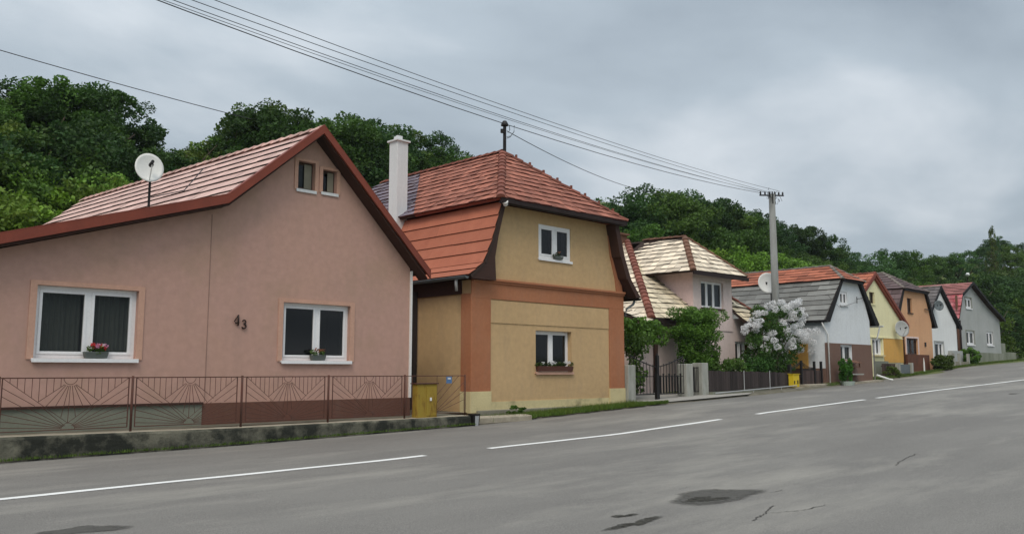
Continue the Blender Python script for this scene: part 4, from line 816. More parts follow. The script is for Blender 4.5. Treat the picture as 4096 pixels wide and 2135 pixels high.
for x in (29.4, 31.4): 
    m = MB(); m.tube([(x + .6, 17.48, gz(x)), (x + .6, 17.48, 1.6)], .018, 6); m.build('post', 'metal_pipe', FW)
m = MB(); m.tube([(27.5, 17.2, .78), (33.7, 17.2, .98)], .022, 8); 
for x, s in ((30.2, .04), (32.4, 0)): m.tube([(x, 17.2, .85 + (x - 30) * .03), (x - s, 17.2, .6)], .018, 6)
m.build('pipe_rail', 'metal_pipe', FW); m = MB(); m.box(27.52, 33.7, 17.35, 17.48, .5, .82); m.build('base_wall', 'plinth_grey', FW)
t = thing('gas_cabinet', 'bright yellow gas meter cabinet at the end of the dark wooden fence', 'cabinet', (33.9, 17.35, .95)); m = MB(); m.box(33.55, 34.05, 17.25, 17.48, .92, 1.45); m.build('body', 'yellow_clean', t, bevel=.01); m = MB(); m.box(33.58, 33.66, 17.24, 17.249, 1.05, 1.18); m.box(33.86, 33.95, 17.24, 17.249, 1.05, 1.2); m.build('vent', 'black_metal', t); m = MB(); m.box(33.52, 34.08, 17.22, 17.5, 1.451, 1.47); m.build('lid', 'yellow_clean', t)
m = MB(); m.box(33.6, 34.75, 17.2, 17.6, .6, .9); m.build('concrete_step', 'concrete_top', None, label='low pale concrete step under the yellow gas cabinet', category='step', bevel=.02)
m = MB(); v = [(22.95, 16.6), (25, 16.5), (28.5, 16.45), (29.6, 16.9), (27.6, 17.35), (27.6, 20), (22.95, 20)]; m.add([(x, y, gz(x) + .075 + (y - 16.5) * .012) for x, y in v], [tuple(range(len(v)))]); m.build('pavement', 'apron', kind='structure')
# vine and hedges in the rosy house garden
def leafthing(name, label, cat, loc, clumps, per, size, colr, seed, stems=None, group=None):
    t = thing(name, label, cat, loc, group); cl = [(a - loc[0], b - loc[1], c - loc[2], d, e_, f, g) for a, b, c, d, e_, f, g in clumps]
    o = bpy.data.objects.new('foliage', leafmesh('foliage', cl, per, size, seed=seed)); o.parent = t; o.color = colr; COL.objects.link(o)
    if stems:
        m = MB()
        for s in stems: m.tube(s, [.05] + [.03] * (len(s) - 1), 6)
        m.build('stem', 'bark', t)
    return t
r = random.Random(4); cl = [(r.uniform(24.0, 26.3), 18.7 + r.uniform(-.3, .4), 3.0 + r.uniform(-.35, .3), .26, .22, .2, r.random()) for _ in range(34)]
leafthing('vine', 'green climbing vine hanging under the eave between the mustard and rosy houses', 'vine', (24.6, 18.8, .6), cl, 55, .075, (1.0, 1.2, .7, 1), 41, [[(24.4, 18.8, .5), (24.5, 18.8, 2), (25, 18.8, 3), (26.6, 18.8, 3.1)]])
cl = [(23.95 + r.uniform(-.35, .4), 18.2 + r.uniform(-.25, .25), r.uniform(.9, 2.75), .22, .2, .22, r.random()) for _ in range(34)]
leafthing('shrub', 'narrow green shrub standing behind the pillar next to the mustard house', 'shrub', (23.95, 18.2, .55), cl, 60, .06, (.8, .9, .6, 1), 42, [[(23.95, 18.2, .5), (24.0, 18.2, 2.4)]])
cl = [(28.75 + r.uniform(-1.2, 1.2), 18.7 + r.uniform(-.45, .45), r.uniform(2.9, 3.85), .3, .26, .24, r.random()) for _ in range(70)] + [(28.75 + r.uniform(-.9, .85), 18.7 + r.uniform(-.4, .4), r.uniform(1.4, 3.0), .28, .26, .24, r.random()) for _ in range(70)]
leafthing('tall_shrub', 'tall bright green clipped shrub hiding the front of the rosy house', 'shrub', (28.6, 18.7, .6), cl, 170, .042, (.9, 1.12, .6, 1), 43, [[(28.5, 18.7, .5), (28.5, 18.7, 3.4)], [(28.8, 18.7, .5), (29.0, 18.7, 3.3)]])
cl = [(r.uniform(29.2, 31.6), 18.5 + r.uniform(-.35, .35), r.uniform(1.1, 1.75 + .5 * max(0, 30.2 - (29.8))), .25, .24, .2, r.random()) for _ in range(36)] + [(29.6 + r.uniform(-.3, .4), 18.6, r.uniform(1.5, 2.5), .25, .24, .22, r.random()) for _ in range(12)]
leafthing('hedge', 'low dark green hedge behind the wooden fence, beside the tall clipped shrub', 'hedge', (30.4, 18.5, .65), cl, 70, .055, (.75, .85, .6, 1), 44)
cl = [(r.uniform(31.8, 34.0), 18.3 + r.uniform(-.3, .3), r.uniform(1.2, 2.2), .3, .28, .24, r.random()) for _ in range(30)]
leafthing('evergreen_shrub', 'dark green rounded shrub under the white flowering bush', 'shrub', (32.9, 18.3, .7), cl, 80, .05, (.5, .75, .55, 1), 45)
# white blossom bush
LB_ = thing('flowering_bush', 'large bush of white blossom clusters beside the concrete utility pole', 'shrub', (33.9, 18.6, .7)); r = random.Random(14)
def lb(nm, arr, per, size, mat_, colr, seed, up=.35):
    o = bpy.data.objects.new(nm, leafmesh(nm, [(a - 33.9, b - 18.6, c - .7, d, e_, f, g) for a, b, c, d, e_, f, g in arr], per, size, mat=mat_, seed=seed, up=up)); o.parent = LB_; o.color = colr; COL.objects.link(o)
arr = []
for _ in range(75):
    th = r.uniform(0, 6.28); q = math.sqrt(r.random()); z = r.uniform(1.6, 4.3); w_ = 1.9 * math.sin(PI * min(1, (z - .8) / 4.1)) ** .7
    arr.append((34.4 + (z - 2.5) * .15 + w_ * q * math.cos(th), 18.6 + .9 * q * math.sin(th), z, .3, .28, .26, r.random()))
lb('foliage', arr, 130, .05, 'leaf', (.55, .72, .5, 1), 46)
arr = []
for _ in range(58):
    th = r.uniform(PI * .95, 2.05 * PI); z = r.uniform(2.5, 4.6); w_ = 2.15 * math.sin(PI * min(1, (z - .7) / 4.3)) ** .7; q = r.uniform(.75, 1.08)
    arr.append((34.45 + (z - 2.5) * .2 + w_ * q * math.cos(th), 18.6 + 1.0 * q * math.sin(th), z, r.uniform(.12, .22), .16, r.uniform(.1, .15), r.random()))
for _ in range(20): th = r.uniform(0, 6.28); arr.append((36.0 + .9 * r.uniform(-1, 1), 18.1 + .4 * math.sin(th), r.uniform(2.4, 3.6), .2, .18, .15, r.random()))
for (a, b, c) in ((31.4, 18.2, 3.35), (31.7, 18.2, 3.45), (36.6, 18.3, 4.35), (36.9, 18.3, 4.1), (36.4, 18.3, 4.75)): arr.append((a, b, c, .22, .12, .09, .8))
lb('blossoms', [(a, b, c, d * 1.1, e_ * 1.1, f * 1.1, g) for a, b, c, d, e_, f, g in arr], 150, .03, 'petal_white', (1, 1, 1, 1), 47, .6)
m = MB()
for k in range(9):
    th = k * .7; m.tube([(33.9 + .1 * math.cos(th), 18.6, .6), (34.1 + .6 * math.cos(th), 18.6 + .3 * math.sin(th), 2.2), (34.5 + 1.6 * math.cos(th), 18.6 + .7 * math.sin(th), 3.7)], [.035, .025, .01], 5)
m.build('stem', 'bark', LB_)

# ------------------------------------------------------------------ utility pole and wires
UP = thing('utility_pole', 'tall round grey concrete utility pole with a wire cluttered crossarm', 'utility pole', (36.4, 19.45, .9))
def uppole(t, x, y, z0, z1):
    m = MB(); m.tube([(x, y, z0), (x, y, z1)], [.2, .14], 20); m.build('pole', 'concrete_pole', t, smooth=True)
    m = MB(); m.tube([(x - .75, y + .2, z1 - .12), (x + .75, y - .2, z1 + .02)], .035, 8); m.tube([(x - .1, y - .1, z1 - .45), (x - .1, y - .1, z1 + .1)], .03, 6); m.tube([(x + .06, y - .12, z1 - .5), (x + .06, y - .12, z1 + .12)], .03, 6); m.build('crossarm', 'black_metal', t)
    for dx_ in (-.7, -.42, -.14, .2, .45, .7):
        m = MB(); zz = z1 - .04 + dx_ * .09; m.tube([(x + dx_, y - dx_ * .27, zz), (x + dx_, y - dx_ * .27, zz + .08), (x + dx_, y - dx_ * .27, zz + .16)], [.02, .045, .03], 8); m.build('insulator', 'black_metal', t)
    m = MB(); r = random.Random(8)
    for _ in range(26):
        a = Vector((x + r.uniform(-.6, .55), y - .1, z1 + r.uniform(-.25, .12))); b = a + Vector((r.uniform(-.3, .3), r.uniform(-.1, .1), r.uniform(-.35, .15))); c = (a + b) / 2 + Vector((r.uniform(-.1, .1), 0, r.uniform(-.15, .05))); m.tube([a, c, b], .009, 4)
    m.build('loose_wire', 'wire', t)
uppole(UP, 36.4, 19.45, .8, 9.8)
UQ = thing('utility_pole', 'round grey concrete utility pole out of view at the near end of the wires', 'utility pole', (-33, 7.9, -.4)); uppole(UQ, -33, 7.9, -.5, 10.2)
def wire(p0, p1, sag, label, group=None, r=.0075, n=28, name='overhead_wire'):
    p0, p1 = Vector(p0), Vector(p1); m = MB(); m.tube([p0 + (p1 - p0) * (i / n) - Vector((0, 0, 4 * sag * (i / n) * (1 - i / n))) for i in range(n + 1)], r, 5)
    m.build(name, 'wire', None, label=label, category='wire', group=group)
wire((35.7, 19.65, 9.8), (-33, 8.2, 10.6), 2.1, 'lowest of the overhead wires running to the utility pole', r=.0105)
wire((36.0, 19.55, 9.85), (-33, 7.9, 9.2), 1.5, 'second overhead wire from below, running to the utility pole')
wire((36.2, 19.5, 9.86), (-33, 7.75, 9.1), 1.58, 'thin overhead wire between the second and third wires to the utility pole', r=.006)
wire((36.4, 19.45, 9.88), (-33, 7.6, 8.2), 1.05, 'third overhead wire from below, running to the utility pole')
wire((36.9, 19.3, 10.0), (-33, 7.3, 8.8), 1.35, 'topmost of the overhead wires running to the utility pole')
wire((-6, 30, 12.9), (16.5, 32, 11.9), .25, 'single dark wire crossing the sky above the wooded hill, ending at the pink house trees', r=.016)
wire((19.36, 19.8, 9.5), (41, 29, 11.9), .35, 'dark service wire hanging from the roof mast of the mustard house to the trees', r=.013)
dish('satellite_dish', 'large pale grey satellite dish just behind the concrete utility pole', (36.75, 20.0, 5.68), .5, (-.62, -.78, .15), 'dish_white', (37.2, 20.1, 4.2), arm=False)

# ------------------------------------------------------------------ second gate
G3 = thing('double_gate', 'dark brown sheet metal double gate with drooping top wires beside the yellow gas cabinet', 'gate', (35.4, 17.5, .85))
for x, z in ((34.75, 2.03), (35.95, 2.0), (36.6, 2.0)): m = MB(); m.box(x - .045, x + .045, 17.45, 17.54, .7, z); m.build('post', 'black_metal', G3)
m = MB()
for a, b in ((34.8, 35.9), (36.0, 36.55)):
    n = int((b - a) / .18)
    for i in range(n): m.box(a + (b - a) * i / n, a + (b - a) * (i + 1) / n - .006, 17.49, 17.51, .86, 1.6, 0, rng.random())
m.build('sheet_panel', 'panel_brown', G3); m = MB(); m.tube([(34.8, 17.5, 1.63), (35.9, 17.5, 1.63)], .02, 6); m.tube([(34.8, 17.5, 1.2), (36.55, 17.5, 1.2)], .014, 6)
for k in range(4):
    m.tube([(34.75, 17.5, 2.0 - k * .03), (35.1, 17.5, 1.86 - k * .05), (35.5, 17.5, 1.74 - k * .03), (35.95, 17.5, 1.72 - k * .02)], .011, 5); m.tube([(34.75, 17.5, 2.0 - k * .03), (34.3, 17.52, 1.84 - k * .04), (33.9, 17.54, 1.72 - k * .03)], .011, 5)
m.build('top_rods', 'black_metal', G3)
m = MB(); m.box(33.75, 33.9, 17.5, 17.62, .8, 1.85); m.build('gate_post', 'black_metal', None, label='short black post behind the yellow gas cabinet', category='post')
m = MB(); m.slab([(34.7, 17.15, 1.0), (38.0, 17.35, 1.04), (38.0, 17.75, 1.05), (34.7, 17.6, 1.02)], (0, 0, -.25)); m.build('threshold', 'concrete_top', None, label='pale concrete threshold under the brown sheet metal gate', category='threshold', bevel=.015)

# ------------------------------------------------------------------ generic village house
def mansard(H, name, xc, hw, ze, xk, zk, zr, yf, yb, hip, up_t, lo_t, over=.13, ridge='ridge_grey', verge='verge_black', hipped=True, courses=(.36, .36), tw=.4, kinkr=None):
    """half hipped mansard: eaves at +-hw, kink at +-xk, ridge height zr; front at yf, hip depth `hip`"""
    L0, R0 = xc - hw, xc + hw; y = yf - over
    m = MB(); tiles(m, [(L0, yb, ze), (L0, y, ze), (xc - xk, y, zk), (xc - xk, yb, zk)], courses[1], tw, t=.045, jit=.01)
    tiles(m, [(R0, y, ze), (R0, yb, ze), (xc + xk, yb, zk), (xc + xk, y, zk)], courses[1], tw, t=.045, jit=.01)
    m.build('mansard_slope', [lo_t, 'tile_edge_dark', 'soffit'], H)
    A = (xc, y + hip, zr); B = (xc, yb, zr); kl, kr = (xc - xk - .08, y - .12, zk + .02), (xc + xk + .08, y - .12, zk + .02)
    m = MB(); tiles(m, [kl, kr, A], courses[0], tw, t=.045, jit=.01); tiles(m, [(kl[0], yb, kl[2]), kl, A, B], courses[0], tw, t=.045, jit=.012); tiles(m, [kr, (kr[0], yb, kr[2]), B, A], courses[0], tw, t=.045)
    caps(m, kl, A, .09, .4, 3); caps(m, kr, A, .09, .4, 3); caps(m, A, B, .09, .4, 3)
    rf = m.build('roof', [up_t, 'tile_edge_dark', 'soffit', ridge], H)
    for s in (-1, 1):
        m = MB(); a, b = (xc + s * hw, ze), (xc + s * xk, zk)
        q = [(a[0], a[1] - .02), (b[0], b[1] - .02), (b[0] - s * .2, b[1] - .05), (a[0] - s * .45, a[1] - .08)]
        m.prism(q if s > 0 else q[::-1], y - .02, yf); m.build('verge_board', verge, H)
    m = MB(); m.box(xc - xk, xc + xk, y - .1, y - .04, zk - .12, zk + .0); m.build('eaves_fascia', verge, H); return rf
def gable(H, xl, zl, xa, za, xr, zr, yf, yb, tl, over=.13, ridge='ridge_grey', verge='verge_black', bh=.16, tw=.4, tile_r=None):
    y = yf - over; m = MB(); tiles(m, [(xl, yb, zl), (xl, y, zl), (xa, y, za), (xa, yb, za)], .36, tw, t=.045, jit=.012); tiles(m, [(xr, y, zr), (xr, yb, zr), (xa, yb, za), (xa, y, za)], .36, tw, t=.045)
    caps(m, (xa, y, za), (xa, yb, za), .1, .4, 3); rf = m.build('roof', [tl, 'tile_edge_dark', 'soffit', ridge], H)
    m = MB(); board(m, [(xl, zl + .05), (xa, za + .07), (xr, zr + .05)], y - .05, y, bh); m.prism([(xr, zr - .02), (xa, za - .02), (xa, za - .28), (xr - .3, zr - .1)], y, yf - .003); m.prism([(xa, za - .02), (xl, zl - .02), (xl + .1, zl - .1), (xa, za - .28)], y, yf - .003); m.build('barge_board', verge, H); return rf

# 4 the grey white house
H4 = thing('village_house', 'grey white house with brown ground floor, orange upper tiles and grey lower shingles', 'house', (39.6, 17.5, .9))
W4 = [(38.6, 39.85, 2.02, 2.8), (38.82, 39.6, 4.66, 5.27)]
walls(H4, [(37.1, .5), (42.0, .5), (42.0, 4.0), (41.1, 5.75), (38.75, 5.75), (37.35, 4.1), (37.1, 3.9)], 17.5, W4, 'plaster_greywhite', back=26, depth=.14)
m = MB()
for a, b, c, d in ((37.07, 38.6, .5, 2.84), (39.85, 42.03, .5, 2.84), (38.6, 39.85, .5, 2.02), (38.6, 39.85, 2.8, 2.84)): m.box(a, b, 17.47, 17.499, c, d)
m.build('ground_floor_render', 'plaster_brown', H4); m = MB(); m.box(37.03, 37.099, 17.47, 22, .5, 1.7); m.build('plinth', 'plaster_brown', H4)
window(H4, *W4[0], 17.5, rec=.08, fw=.06, sash=.045, mull=.1, splits=(.42,), sill='white_frame', curtain='curtain_light', cside=(.0, .3), frame='white_paint', sillw=.1)
window(H4, *W4[1], 17.5, rec=.04, fw=.07, sash=.04, mull=.05, splits=(.5,), curtain='curtain_light', cside=(.45, .12), sill='white_paint')
rf4 = mansard(H4, 'r', 39.9, 2.95, 3.86, 1.12, 5.82, 6.62, 17.5, 26.4, 1.0, 'tile_orange', 'tile_grey', courses=(.3, .34), tw=.9)
gutter(H4, (36.9, 17.25, 3.82), (36.9, 26, 3.8), mat='black_metal'); m = MB(); m.box(36.98, 37.1, 17.5, 26, 3.62, 3.8); m.build('eaves_board', 'metal_grey', H4)
pipe(H4, [(36.9, 17.5, 3.75), (36.95, 17.45, 3.55), (37.25, 17.42, 3.2), (37.28, 17.42, 1.05)], .035, 'white_pipe')
gutter(H4, (42.9, 17.2, 3.8), (42.9, 26, 3.78), mat='white_pipe'); pipe(H4, [(42.85, 17.35, 3.75), (42.6, 17.4, 3.2), (42.15, 17.42, 2.9), (42.12, 17.42, 1.1)], .035, 'metal_pipe')
m = MB(); m.tube([(40.4, 17.35, 5.0), (41.4, 17.45, 5.1)], .018, 6); m.tube([(40.45, 17.4, 4.8), (40.45, 17.4, 5.1)], .02, 6); m.tube([(37.5, 17.45, 5.0), (38.6, 17.44, 4.5), (40.45, 17.4, 4.85)], .008, 4); m.build('wire_bracket', 'black_metal', H4)
m = MB(); m.box(36.98, 37.08, 18.3, 19.2, 1.7, 2.8); m.build('side_door', 'plaster_ochre', H4)
m = MB(); m.slab([(37.0, 17.2, .99), (42.6, 17.2, 1.15), (42.6, 17.48, 1.16), (37.0, 17.48, 1.0)], (0, 0, -.2)); m.build('kerb_step', 'concrete_top', H4)
m = MB(); m.box(38.9, 40.05, 17.2, 17.46, 2.02, 2.06); m.slab([(38.75, 17.1, 2.28), (40.0, 17.1, 2.24), (40.0, 17.46, 2.36), (38.75, 17.46, 2.4)], (0, 0, -.03)); m.box(38.95, 39.0, 17.15, 17.2, 2.06, 2.3); m.box(39.85, 39.9, 17.15, 17.2, 2.06, 2.3)
t = thing('bird_shelter', 'small wooden shelf with a tiled cap in front of the brown ground floor window', 'shelf', (39.4, 17.3, 1.75)); m.build('shelf', 'ridge_brown', t); 
m = MB(); m.box(39.0, 40.2, 17.12, 17.46, 1.68, 1.74); m.build('sill_slab', 'concrete_post', t); t.location.z = 1.75; 
for o in t.children: o.location.z -= .28
small_bush('conifer', 'dense dark green conifer shrub in a pale planter by the brown wall', (38.0, 16.98, 1.05), (.46, .3, .56), 60, .035, (.55, .95, .5, 1), 51, per=90, cat='shrub')
t = thing('planter', 'pale mint planter pot under the conifer shrub', 'planter', (38.0, 16.98, .85)); m = MB(); m.tube([(38.0, 16.95, .88), (38.0, 16.95, 1.04), (38.0, 16.95, 1.12)], [.24, .3, .33], 18); m.build('pot', 'pot_mint', t)
# 5 yellow gable house
H5 = thing('village_house', 'pale yellow gable house with an ochre lower wall panel and orange tiles', 'house', (47.4, 19.4, 1.1))
W5 = [(46.8, 48.15, 2.45, 3.36), (46.72, 47.4, 5.25, 5.88)]
walls(H5, [(43.6, .6), (51.0, .6), (51.0, 4.45), (47.35, 6.72), (43.6, 4.45)], 19.4, W5, 'plaster_yellow', back=28, depth=.16)
m = MB(); m.box(48.3, 51.0, 19.37, 19.399, 2.05, 3.39); m.build('ochre_panel', 'plaster_ochre', H5); m = MB(); m.box(46.3, 51.02, 19.35, 19.399, 3.39, 3.43); m.build('band', 'plaster_yellow', H5)
window(H5, *W5[0], 19.4, rec=.1, fw=.05, sash=.045, mull=.1, splits=(.45, .8), cside=(.0, .2), glass='glass_dark', sill='plaster_cream', sillw=.12, curtain='curtain')
window(H5, *W5[1], 19.4, rec=.1, fw=.06, sash=.02, splits=(), frame='wood_window', curtain='curtain_light', cside=(0, .5), sill='plaster_yellow')
rf5 = gable(H5, 43.2, 4.15, 47.35, 6.95, 51.7, 4.2, 19.4, 28.5, 'tile_orange', verge='verge_red', ridge='ridge_red', bh=.2, tw=.5)
m = MB(); m.box(47.0, 47.5, 24, 24.6, 6.3, 7.4); m.build('chimney', 'tile_orange', rf5)
pipe(H5, [(51.4, 19.3, 4.1), (51.1, 19.36, 3.8), (51.06, 19.34, 1.3)], .05, 'ridge_brown')
m = MB(); m.box(46.95, 48.75, 19.36, 19.399, 1.2, 2.12); m.build('cellar_opening', 'plinth_grey', H5)
t = thing('slatted_gate', 'low brown slatted gate before the cellar of the yellow house', 'gate', (47.9, 19.0, 1.15)); m = MB()
for i in range(11): m.box(47.0 + i * .17, 47.0 + i * .17 + .09, 19.0, 19.03, 1.2, 1.98, 0, rng.random())
m.build('slat_panel', 'panel_brown', t); 
for a in (1.35, 1.8): m = MB(); m.box(46.95, 48.8, 19.03, 19.06, a, a + .07); m.build('rail', 'panel_brown', t)
small_bush('shrub', 'low brownish green shrub in front of the slatted cellar gate', (46.9, 18.45, 1.1), (.85, .35, .36), 30, .04, (.7, .62, .45, 1), 52, per=60)
t = thing('gate', 'grey metal gate between two grey posts below the ochre panel', 'gate', (50.0, 18.9, 1.2)); m = MB(); m.box(48.95, 49.15, 18.85, 19.05, 1.1, 2.02); m.build('post', 'concrete_post', t, bevel=.01); m = MB(); m.box(50.75, 51.0, 18.85, 19.05, 1.1, 2.04); m.build('post', 'concrete_post', t, bevel=.01)
m = MB(); m.box(49.2, 50.7, 18.93, 18.96, 1.45, 1.95); [m.box(49.2 + i * .15, 49.23 + i * .15, 18.93, 18.96, 1.2, 1.45) for i in range(11)]; m.build('panel', 'metal_grey', t)
dish('satellite_dish', 'big pale grey satellite dish against the yellow house wall', (49.95, 19.0, 3.95), .46, (-.5, -.85, .1), 'dish_grey', (50.1, 19.38, 3.75), mast=False, squash=1.0)
t = thing('fallen_pipe', 'white rain pipe lying slanted at the corner of the brown ground floor', 'pipe', (42.4, 17.2, 1.15)); m = MB(); m.tube([(42.2, 17.35, 1.38), (42.75, 17.0, 1.18), (42.95, 16.9, 1.14)], .05, 10); m.build('pipe', 'white_pipe', t)
# 6 apricot house
H6 = thing('village_house', 'apricot house with a rust brown base and a purple brown half hipped roof', 'house', (54.6, 20, 1.3))
W6 = [(53.2, 55.0, 2.55, 3.55), (53.65, 54.4, 5.1, 6.0)]
walls(H6, [(51.95, .8), (57.5, .8), (57.5, 4.6), (56.5, 6.55), (52.8, 6.55), (51.95, 4.6)], 20.0, W6, 'plaster_apricot', back=29, depth=.16)
window(H6, *W6[0], 20, rec=.1, fw=.06, sash=.04, mull=.07, splits=(.5,), frame='wood_window', glass='glass_dark', curtain='curtain', cside=(.1, .1), sill='plaster_apricot', surround='plaster_rose', sw=.14)
window(H6, *W6[1], 20, rec=.1, fw=.06, sash=.03, splits=(), frame='wood_window', glass='glass_dark', curtain=None, sill='wood_window')
rf6 = mansard(H6, 'r', 54.75, 3.45, 4.35, 1.95, 6.5, 7.75, 20.0, 29, 1.9, 'tile_purple', 'tile_purple', courses=(.36, .36), tw=.5)
m = MB(); m.box(52.6, 56.1, 19.75, 19.999, .9, 2.56); m.build('base_panel', 'rust_panel', H6)
m = MB(); m.box(56.3, 57.0, 19.9, 19.95, 5.4, 5.45); m.box(56.1, 56.3, 19.95, 19.99, 3.1, 3.35); m.build('wall_bracket', 'black_metal', H6)
t = thing('marker_post', 'thin white marker post in front of the rust brown base', 'post', (53.6, 19.2, 1.3)); m = MB(); m.tube([(53.6, 19.2, 1.3), (53.6, 19.2, 2.0), (53.6, 19.2, 2.35)], [.05, .045, .015], 8); m.build('post', 'white_pipe', t)
small_bush('hedge', 'rounded olive brown hedge between the apricot and the white house', (57.0, 19.3, 1.45), (1.35, .5, .62), 50, .055, (.62, .6, .42, 1), 53, per=90, cat='hedge')
# 7 white gable house
H7 = thing('village_house', 'narrow white gable house with a black barge board, next to the apricot house', 'house', (61.7, 20.8, 1.5))
W7 = [(60.15, 61.75, 2.2, 3.5)]
walls(H7, [(58.9, .9), (64.5, .9), (64.5, 4.75), (61.6, 7.0), (58.9, 4.95)], 20.8, W7, 'plaster_white', back=29, depth=.16)
window(H7, *W7[0], 20.8, rec=.08, fw=.08, sash=.06, mull=.08, splits=(.6,), curtain='curtain', cside=(.1, .3), surround='plaster_grey', sw=.12)
gable(H7, 58.6, 4.75, 61.6, 7.28, 65.2, 4.6, 20.8, 29, 'tile_darkgrey', bh=.22, tw=.5)
dish('satellite_dish', 'small dark mesh satellite dish on the white gable house wall', (60.3, 20.45, 5.9), .34, (-.6, -.75, .1), 'metal_grey', (60.4, 20.78, 5.8), mast=False)
m = MB(); m.box(62.6, 64.6, 20.5, 20.79, 1.3, 2.95); m.build('base_wall', 'plaster_grey', H7)
t = thing('fence', 'grey concrete garden fence posts before the narrow white house', 'fence', (62.5, 20.0, 1.6))
for x in (60.6, 61.3, 62.4, 64.2): m = MB(); m.box(x, x + .16, 20.0, 20.16, 1.5, 2.75); m.build('post', 'concrete_post', t)
m = MB(); m.box(60.8, 64.2, 20.05, 20.1, 1.5, 2.2); m.build('panel', 'stone', t)
# 8 grey house at the end
H8 = thing('village_house', 'grey house with a rose red roof and a stepped down side, last in the row', 'house', (70, 21.3, 2))
W8 = [(68.35, 69.7, 6.2, 6.98), (68.1, 69.85, 3.5, 4.52), (72.8, 74.35, 3.55, 4.6)]
walls(H8, [(66.3, 1.2), (76.2, 1.2), (76.2, 5.6), (73.1, 6.6), (69.4, 8.0), (67.2, 7.2), (66.3, 5.6)], 21.3, W8, 'plaster_grey', back=31, depth=.16)
for q, w_ in enumerate(W8): window(H8, *w_, 21.3, rec=.06, fw=.08, sash=.06, mull=.09, splits=(.45,), curtain='curtain_light', cside=(.2, .3), frame='white_frame', surround='plinth_grey' if q < 2 else None, sw=.08)
m = MB(); tiles(m, [(65.9, 31, 5.3), (65.9, 21.0, 5.3), (67.0, 21.0, 7.15), (67.0, 31, 7.15)], .36, .5, t=.05, jit=.02); m.build('lower_roof', ['tile_crimson', 'tile_edge_dark', 'soffit'], H8, label='patched crimson and pale lower slope')
m = MB(); tiles(m, [(66.95, 31, 7.15), (66.95, 21.0, 7.15), (69.4, 21.0, 8.15), (69.4, 31, 8.15)], .36, .5, t=.045); tiles(m, [(73.1, 21.0, 6.72), (73.1, 31, 6.72), (69.4, 31, 8.15), (69.4, 21.0, 8.15)], .36, .5, t=.045); tiles(m, [(76.6, 21.0, 5.6), (76.6, 31, 5.6), (73.1, 31, 6.72), (73.1, 21.0, 6.72)], .36, .5, t=.045)
m.build('roof', ['tile_rose', 'tile_edge_dark', 'soffit'], H8)
m = MB(); board(m, [(66.95, 7.18), (69.4, 8.2), (73.1, 6.78), (76.6, 5.66)], 20.95, 21.0, .2); m.build('barge_board', 'verge_black', H8)
m = MB(); m.box(66.2, 66.42, 21.2, 21.299, 1.5, 7.0); m.build('corner_board', 'ridge_brown', H8); pipe(H8, [(66.3, 21.1, 5.2), (66.35, 21.12, 1.8)], .06, 'verge_dark')
m = MB(); m.box(68.4, 76.25, 21.15, 21.299, 1.5, 2.95); m.build('plinth', 'render_stained', H8)
small_bush('shrub', 'green shrub between the narrow white house and the grey end house', (65.7, 20.4, 1.9), (1.3, .6, .62), 50, .06, (.95, 1.2, .62, 1), 54, per=90)
m = MB(); m.box(76.3, 82, 21.6, 21.9, 1.8, 3.1); m.box(76.3, 78.2, 21.55, 21.6, 1.8, 3.8); m.build('garden_wall', 'render_stained', None, label='low stained grey garden wall adjoining the grey end house', category='wall')
m = MB(); m.box(84, 87.5, 24, 28, 2.2, 4.9); m.slab([(83.8, 23.8, 4.9), (87.7, 23.8, 4.9), (87.7, 28.2, 5.6), (83.8, 28.2, 5.6)], (0, 0, .12)); m.build('shed', 'render_stained', None, label='pale grey shed wall glimpsed under the big trees past the grey end house', category='shed')
t = thing('street_lamp', 'far street lamp with a flat white head before the trees over the end house', 'street lamp', (84.4, 26.0, 3)); m = MB(); m.tube([(84.4, 26.0, 2.3), (84.4, 26.0, 9.8), (84.2, 25.9, 10.2)], [.07, .045, .035], 8); m.build('pole', 'fence_wood', t); m = MB(); m.tube([(84.35, 26.0, 10.2), (83.9, 25.8, 10.27), (83.3, 25.5, 10.2)], [.07, .17, .06], 10); m.build('lamp_head', 'white_pipe', t)

# ------------------------------------------------------------------ trees on the bank behind the houses
def at_px(px, Y):   # direction of a column of the photograph -> x on the line y = Y (layout only)
    th = math.atan((px - 1288) / 2165.0); return Y / math.tan(R(45.3) - th)
def zt(px, py, Y):
    x = at_px(px, Y); d = math.hypot(x, Y) * math.cos(math.atan((px - 1288) / 2165.0)); pitch = R(6.9); t = (671.5 - py) / 2150
    return CAM_H + d * math.tan(pitch + math.atan(t))
LM = [(80, 'above the pink house low roof'), (300, 'above the roof before the dish'), (420, 'behind the white satellite dish'), (590, 'in the grassy gap past the dish'), (720, 'behind the pink tiled slope'), (860, 'behind the pink gable peak'), (960, 'between the pink gable and the chimney'), (1060, 'behind the tall white chimney'), (1300, 'behind the ridge of the red hipped roof'),
      (1575, 'by the lower corner of the red roof'), (1660, 'behind the cream tiled roof'), (1760, 'above the upper room of the rosy house'), (1860, 'between the upper room and the utility pole'), (1940, 'just before the utility pole'), (2010, 'just past the utility pole'), (2100, 'above the orange and grey roof'), (2180, 'above the grey white gable'), (2240, 'above the yellow gable'), (2320, 'above the purple brown roof'), (2380, 'above the narrow white house'), (2440, 'above the rose red roof'), (2500, 'above the grey end house'), (9999, 'past the grey end house')]
CN = {id(DARK): 'dark green', id(MID): 'mid green', id(BRIGHT): 'bright green', id(OLIVE): 'olive green', id(HAZEG): 'haze tinted green', id(BROWNG): 'brownish'}
TREES = []
